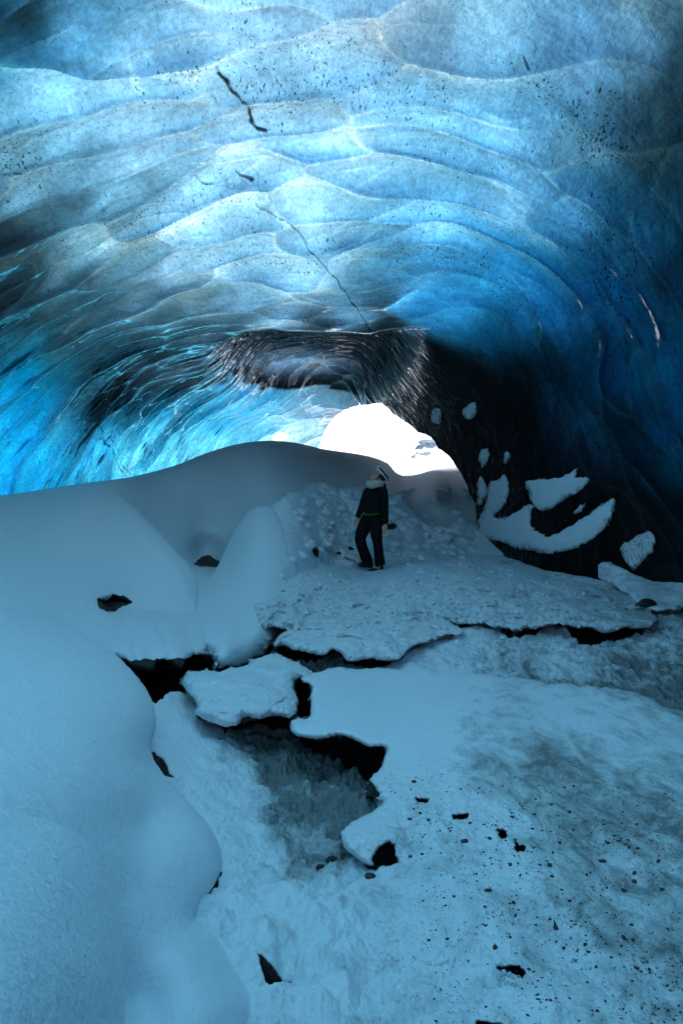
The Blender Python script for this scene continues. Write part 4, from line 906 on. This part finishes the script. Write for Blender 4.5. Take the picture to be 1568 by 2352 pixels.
def stone_mesh(name, mat, seed, sub=2, squash=.6, angular=.5, pointy=0.0):
    bm = bmesh.new(); bmesh.ops.create_icosphere(bm, subdivisions=sub, radius=1)
    co = np.array([v.co[:] for v in bm.verts])
    n = fbm(co * 1.1 + seed * 7.7, 3)
    r_ = np.random.default_rng(seed)
    for _ in range(9):                       # flat broken faces
        d = r_.normal(size=3); d /= np.linalg.norm(d); h = .62 + .3 * r_.random()
        k = co @ d; co = co - d * np.clip(k - h, 0, None)[:, None] * (.4 + angular * .6)
    co = co * (1 + .35 * n[:, None])
    if pointy:
        z = co[:, 2]; f = 1 - pointy * np.clip(z + .5, 0, 1.5) / 1.5
        co[:, 0] *= f; co[:, 1] *= f; co[:, 2] = z * 1.5
    co[:, 2] *= squash
    for v, c in zip(bm.verts, co): v.co = c
    me = bpy.data.meshes.new(name); bm.to_mesh(me); bm.free()
    me.materials.append(mat)
    me.polygons.foreach_set('use_smooth', np.full(len(me.polygons), mat.name != 'stone'))
    return me
STONE = simple_mat('stone', (.045, .047, .045), .75, .3, (30, .004))
WETROCK = simple_mat('dark_rock', (.018, .02, .02), .6, .4, (14, .02))
_clod = NT('clod_snow')
_p = _clod.n('ShaderNodeBsdfPrincipled', Base__Color=(.68, .74, .78, 1), Roughness=.6)
_b = _clod.bump(_clod.noise(_clod.pos(), 22, 5, .65), .7, .03); _clod.link(_b, _p.inputs['Normal']); _clod.link(_p.outputs[0], _clod.out.inputs[0])
CLOD = _clod.m
_ci = NT('clear_ice_chunk')
_p = _ci.n('ShaderNodeBsdfPrincipled', Base__Color=(.42, .52, .56, 1), Roughness=.15)
_b = _ci.bump(_ci.noise(_ci.pos(), 30, 3), .3, .01); _ci.link(_b, _p.inputs['Normal']); _ci.link(_p.outputs[0], _ci.out.inputs[0])
CHUNK = _ci.m
stones = [stone_mesh('pebble', STONE, i, 2 if i < 4 else 1, .5 + .05 * i, .6) for i in range(8)]
pointed = stone_mesh('stone', STONE, 21, 3, .9, .8, .7)
clods = [stone_mesh('snow_clod', CLOD, 30 + i, 3, .75, .3) for i in range(6)]
chunks = [stone_mesh('ice_chunk', CHUNK, 50 + i, 2, .7, 1.0) for i in range(3)]
rocks = [stone_mesh('rock', WETROCK, 70 + i, 3, .7, .9) for i in range(4)]

def put(me, name, u, v, w, label, cat, group, sink=.25, aspect=1.0, rz=None, tall=1.0):
    """w = width seen in photograph units"""
    loc, n = on_snow(u, v)
    if loc is None: return None
    r = w / F * loc.y * .5
    o = bpy.data.objects.new(name, me); COL.objects.link(o)
    sink = sink if name not in ('pebble',) else random.uniform(.1, .75)
    o.location = loc + Vector((0, 0, r * .5 * tall * (1 - sink * 2)))
    o.scale = (r * random.uniform(.9, 1.1), r * random.uniform(.8, 1.2) * aspect, r * tall * random.uniform(.85, 1.1))
    o.rotation_euler = (random.uniform(-.25, .25), random.uniform(-.25, .25), random.uniform(0, 6.28) if rz is None else rz)
    return tag(o, label, cat, group)
zz_ = lambda x, y: (798 + x * .491, 1722 + y * .491)
G = 'pebbles frozen into the snow slab'
LP = 'small dark pebble frozen into the dirty snow slab, one among many alike'
named = [(1188, 525, 46, 'flat pale-rimmed stone, widest of those at right on the snow slab'), (1290, 662, 42, 'long low dark stone on the right half of the snow slab'), (655, 662, 40, 'half buried stone left of centre on the pebbled snow'),
         (1340, 622, 34, 'round grey stone below its smaller twin on the right of the snow slab'), (105, 598, 62, 'broad dark stone just below the dark hole in the snow lip'), (847, 1030, 24, 'small stone right of the pit filled with crushed ice')]
for x, y, wd, lab in named:
    u, v = zz_(x, y); put(random.choice(stones[:4]), 'stone', u, v, wd * .491, lab, 'stone', None, .2, .8, tall=.75)
for x, y, wd, lab in ((970, 838, 33, 'tall pointed black stone standing upright, larger of the two pointed ones'), (688, 928, 32, 'low triangular black stone, left of the taller pointed one')):
    u, v = zz_(x, y); put(pointed, 'stone', u, v, wd * .491, lab, 'stone', None, .1, 1, .3, 1.25 if 'tall pointed' in lab else .8)
hand = [(775, 718, 24), (760, 542, 26), (945, 545, 28), (990, 440, 26), (1340, 578, 28), (1455, 520, 36), (1212, 648, 16), (1405, 725, 14), (1470, 655, 28), (1110, 915, 26), (1230, 972, 18), (943, 892, 14), (1355, 465, 22), (1315, 460, 24),
        (1447, 403, 14), (1213, 437, 30), (768, 297, 20), (610, 203, 16), (310, 150, 26), (545, 430, 40), (350, 490, 26), (865, 370, 18), (960, 482, 18), (870, 460, 20), (692, 355, 16), (575, 343, 24), (900, 540, 22), (955, 595, 22), (1055, 378, 18), (665, 415, 22),
        (695, 470, 14), (740, 425, 18), (880, 820, 20), (885, 785, 14), (1000, 657, 20), (945, 795, 18), (985, 775, 14), (760, 880, 20), (1010, 930, 24), (900, 605, 10), (1290, 1018, 14), (1400, 995, 16), (1325, 822, 24), (1350, 350, 24), (880, 232, 18), (725, 172, 16), (670, 197, 16), (530, 185, 12), (640, 735, 18), (480, 380, 16), (340, 300, 18), (290, 325, 26)]
for x, y, wd in hand:
    u, v = zz_(x, y); put(random.choice(stones), 'pebble', u, v, wd * .491, LP, 'pebble', G, .15, .9)
k = 0
while k < 185:
    u = random.uniform(880, 1566); v = random.uniform(1790, 2350)
    if random.random() > .25 + .75 * (u - 880) / 690 * (1.15 - abs(v - 2000) / 600): continue
    if noise(np.array([[u / 70., v / 50., .5]]))[0] < random.uniform(-.15, .3): continue
    wd = 2.6 + 10 * random.random() ** 4.5
    if put(random.choice(stones), 'pebble', u, v, wd * (1 + (v - 1790) / 1400), LP, 'pebble', G, .1): k += 1
# fine grit: too many grains to count, one object
def grit(n, zone, dens, size):
    bm = bmesh.new(); bmesh.ops.create_icosphere(bm, subdivisions=1, radius=1)
    bv = np.array([v.co[:] for v in bm.verts]); bf = np.array([[v.index for v in f.verts] for f in bm.faces]); bm.free()
    vs, fs, k, tries = [], [], 0, 0
    r_ = np.random.default_rng(77)
    while k < n and tries < n * 12:
        tries += 1
        u = r_.uniform(*zone[0]); v = r_.uniform(*zone[1])
        if r_.random() > dens(u, v): continue
        loc, _n = on_snow(u, v)
        if loc is None: continue
        r = size * (.45 + 1.3 * r_.random() ** 3) * (.5 + loc.y / 6)
        a = r_.uniform(0, 6.28); c, s_ = math.cos(a), math.sin(a)
        q = bv * (1 + .3 * r_.normal(size=(len(bv), 1)).clip(-1, 1)) * r * np.array([1.3, .8, .55])
        q = np.c_[q[:, 0] * c - q[:, 1] * s_, q[:, 0] * s_ + q[:, 1] * c, q[:, 2]] + np.array(loc)
        vs.append(q); fs.append(bf + len(bv) * k); k += 1
    me = bpy.data.meshes.new('grit'); me.from_pydata(np.concatenate(vs).tolist(), [], np.concatenate(fs).tolist()); me.materials.append(STONE)
    o = bpy.data.objects.new('grit', me); COL.objects.link(o)
    return tag(o, 'fine dark grit sprinkled over the dirty snow of the right foreground', 'grit', None, 'stuff')
def gdens(u, v):
    p = np.array([[u / 90., v / 60., .5]]); q = np.array([[u / 25., v / 18., 3.5]])
    b = max(0, min(1, .25 + 1.6 * noise(p)[0] + .8 * noise(q)[0]))
    belt = math.exp(-((u - 900 - (v - 1800) * 1.6) / 90.) ** 2)
    edge = max(0, min(1, (u - 860 - max(0, v - 2000) * .35) / 120.))
    return b * (.35 + .65 * belt) * edge
grit(1000, ((880, 1568), (1770, 2352)), gdens, .0036)

# clods of broken snow on the path and in the rubble
LC = 'rounded clod of broken snow lying on the trodden path, one among many alike'
k = 0
while k < 70:
    u, v = (random.gauss(880, 110), random.gauss(1350, 16)) if k < 40 else (random.uniform(900, 1300), random.uniform(1310, 1500))
    if abs(u - 850) < 40 and v < 1335: continue
    if put(random.choice(clods), 'snow_clod', u, v, random.uniform(5, 17), LC, 'snow clod', 'snow clods scattered over the trodden path', .3): k += 1
LR = 'lump of snow in the broken heap behind the standing person, one among many alike'
k = 0
while k < 75:
    u = random.uniform(655, 1100); v = random.uniform(1118, 1300)
    if put(random.choice(clods), 'snow_lump', u, v, random.uniform(8, 34), LR, 'snow lump', 'lumps in the broken snow heap', .55): k += 1
for i, (u, v, wd) in enumerate([(1150, 1478, 22), (1158, 1502, 26), (1203, 1470, 20), (1186, 1474, 12)]):
    put(chunks[i % 3], 'ice_chunk', u, v, wd, ['cloudy ice chunk leaning at the left end of the wide dark gap', 'white block of ice in front of the wide dark gap, largest there', 'pointed ice chunk in the mouth of the wide dark gap', 'smallest ice chunk between the others at the dark gap'][i], 'ice chunk', 'ice chunks by the dark gap', .15)
for i in range(16):
    put(chunks[i % 3], 'ice_chunk', random.uniform(1143, 1188), random.uniform(2228, 2268), random.uniform(9, 15), 'crushed ice piece in the shallow pit near the bottom, one among many alike', 'ice chunk', 'crushed ice pieces in the pit', .15)
for u, v, wd, lab in [(262, 1392, 70, 'black rock showing through the hole in the smooth left drift'), (805, 1262, 26, 'dark rock poking from the snow heap just left of the person'), (778, 1270, 16, 'narrow dark rock at the left foot of the snow heap'), (893, 1210, 34, 'flat dark rock right of the person at hip height in the heap'),
                      (350, 1562, 70, 'black rock deep in the chasm under the left drift'), (395, 1552, 50, 'smaller rock at the right end of the chasm beside the left drift'), (470, 1522, 50, 'dark rock under the base of the cone-shaped hump'), (690, 1508, 50, 'rock under the lip of the narrow snow shelf'), (760, 1975, 30, 'rounded stone half sunk left of the dark hole'), (735, 1990, 22, 'small stone frozen in left of the rounded one'),
                      (1480, 1388, 50, 'low dark rock by the foot of the ice wall at the right')]:
    put(random.choice(rocks), 'rock', u, v, wd, lab, 'rock', None, .45, 1, tall=.6)
# ------------------------------------------------------------------ camera
cam = bpy.data.cameras.new('camera'); co_ = bpy.data.objects.new('camera', cam); COL.objects.link(co_)
co_.location = (0, 0, EYE); co_.rotation_euler = (math.pi / 2, 0, 0)
cam.sensor_fit = 'VERTICAL'; cam.sensor_height = 22.3; cam.lens = 22.3 * F / 2352.
cam.shift_y = -(2352 / 2 - H0) / 2352.
cam.clip_end = 1000; cam.clip_start = .05
SC.camera = co_

# ------------------------------------------------------------------ daylight outside
w = bpy.data.worlds.new('World'); SC.world = w; w.use_nodes = True
nt = w.node_tree; bg = nt.nodes['Background']
sky = nt.nodes.new('ShaderNodeTexSky'); sky.sky_type = 'NISHITA'; sky.sun_disc = False
SUN_EL, SUN_AZ = math.radians(40), math.radians(-22)     # from ahead and a little left
sky.sun_elevation = SUN_EL; sky.sun_rotation = SUN_AZ
nt.links.new(sky.outputs[0], bg.inputs[0]); bg.inputs[1].default_value = .085
ld = bpy.data.lights.new('sun', 'SUN'); ld.energy = 4.8; ld.angle = math.radians(8); ld.color = (1, .93, .96)
lo_ = bpy.data.objects.new('sun', ld); COL.objects.link(lo_)
sd_ = Vector((math.sin(SUN_AZ) * math.cos(SUN_EL), math.cos(SUN_AZ) * math.cos(SUN_EL), math.sin(SUN_EL)))
lo_.rotation_euler = sd_.to_track_quat('Z', 'Y').to_euler(); lo_.location = (0, 20, 30)

SC.view_settings.view_transform = 'Standard'; SC.view_settings.look = 'None'; SC.view_settings.gamma = 1; SC.view_settings.exposure = 1.30
cy = SC.cycles
cy.use_denoising = True; cy.max_bounces = 8; cy.diffuse_bounces = 5; cy.glossy_bounces = 3; cy.transmission_bounces = 4
cy.caustics_reflective = False; cy.caustics_refractive = False; cy.sample_clamp_indirect = 6; cy.use_adaptive_sampling = True; cy.adaptive_threshold = .02
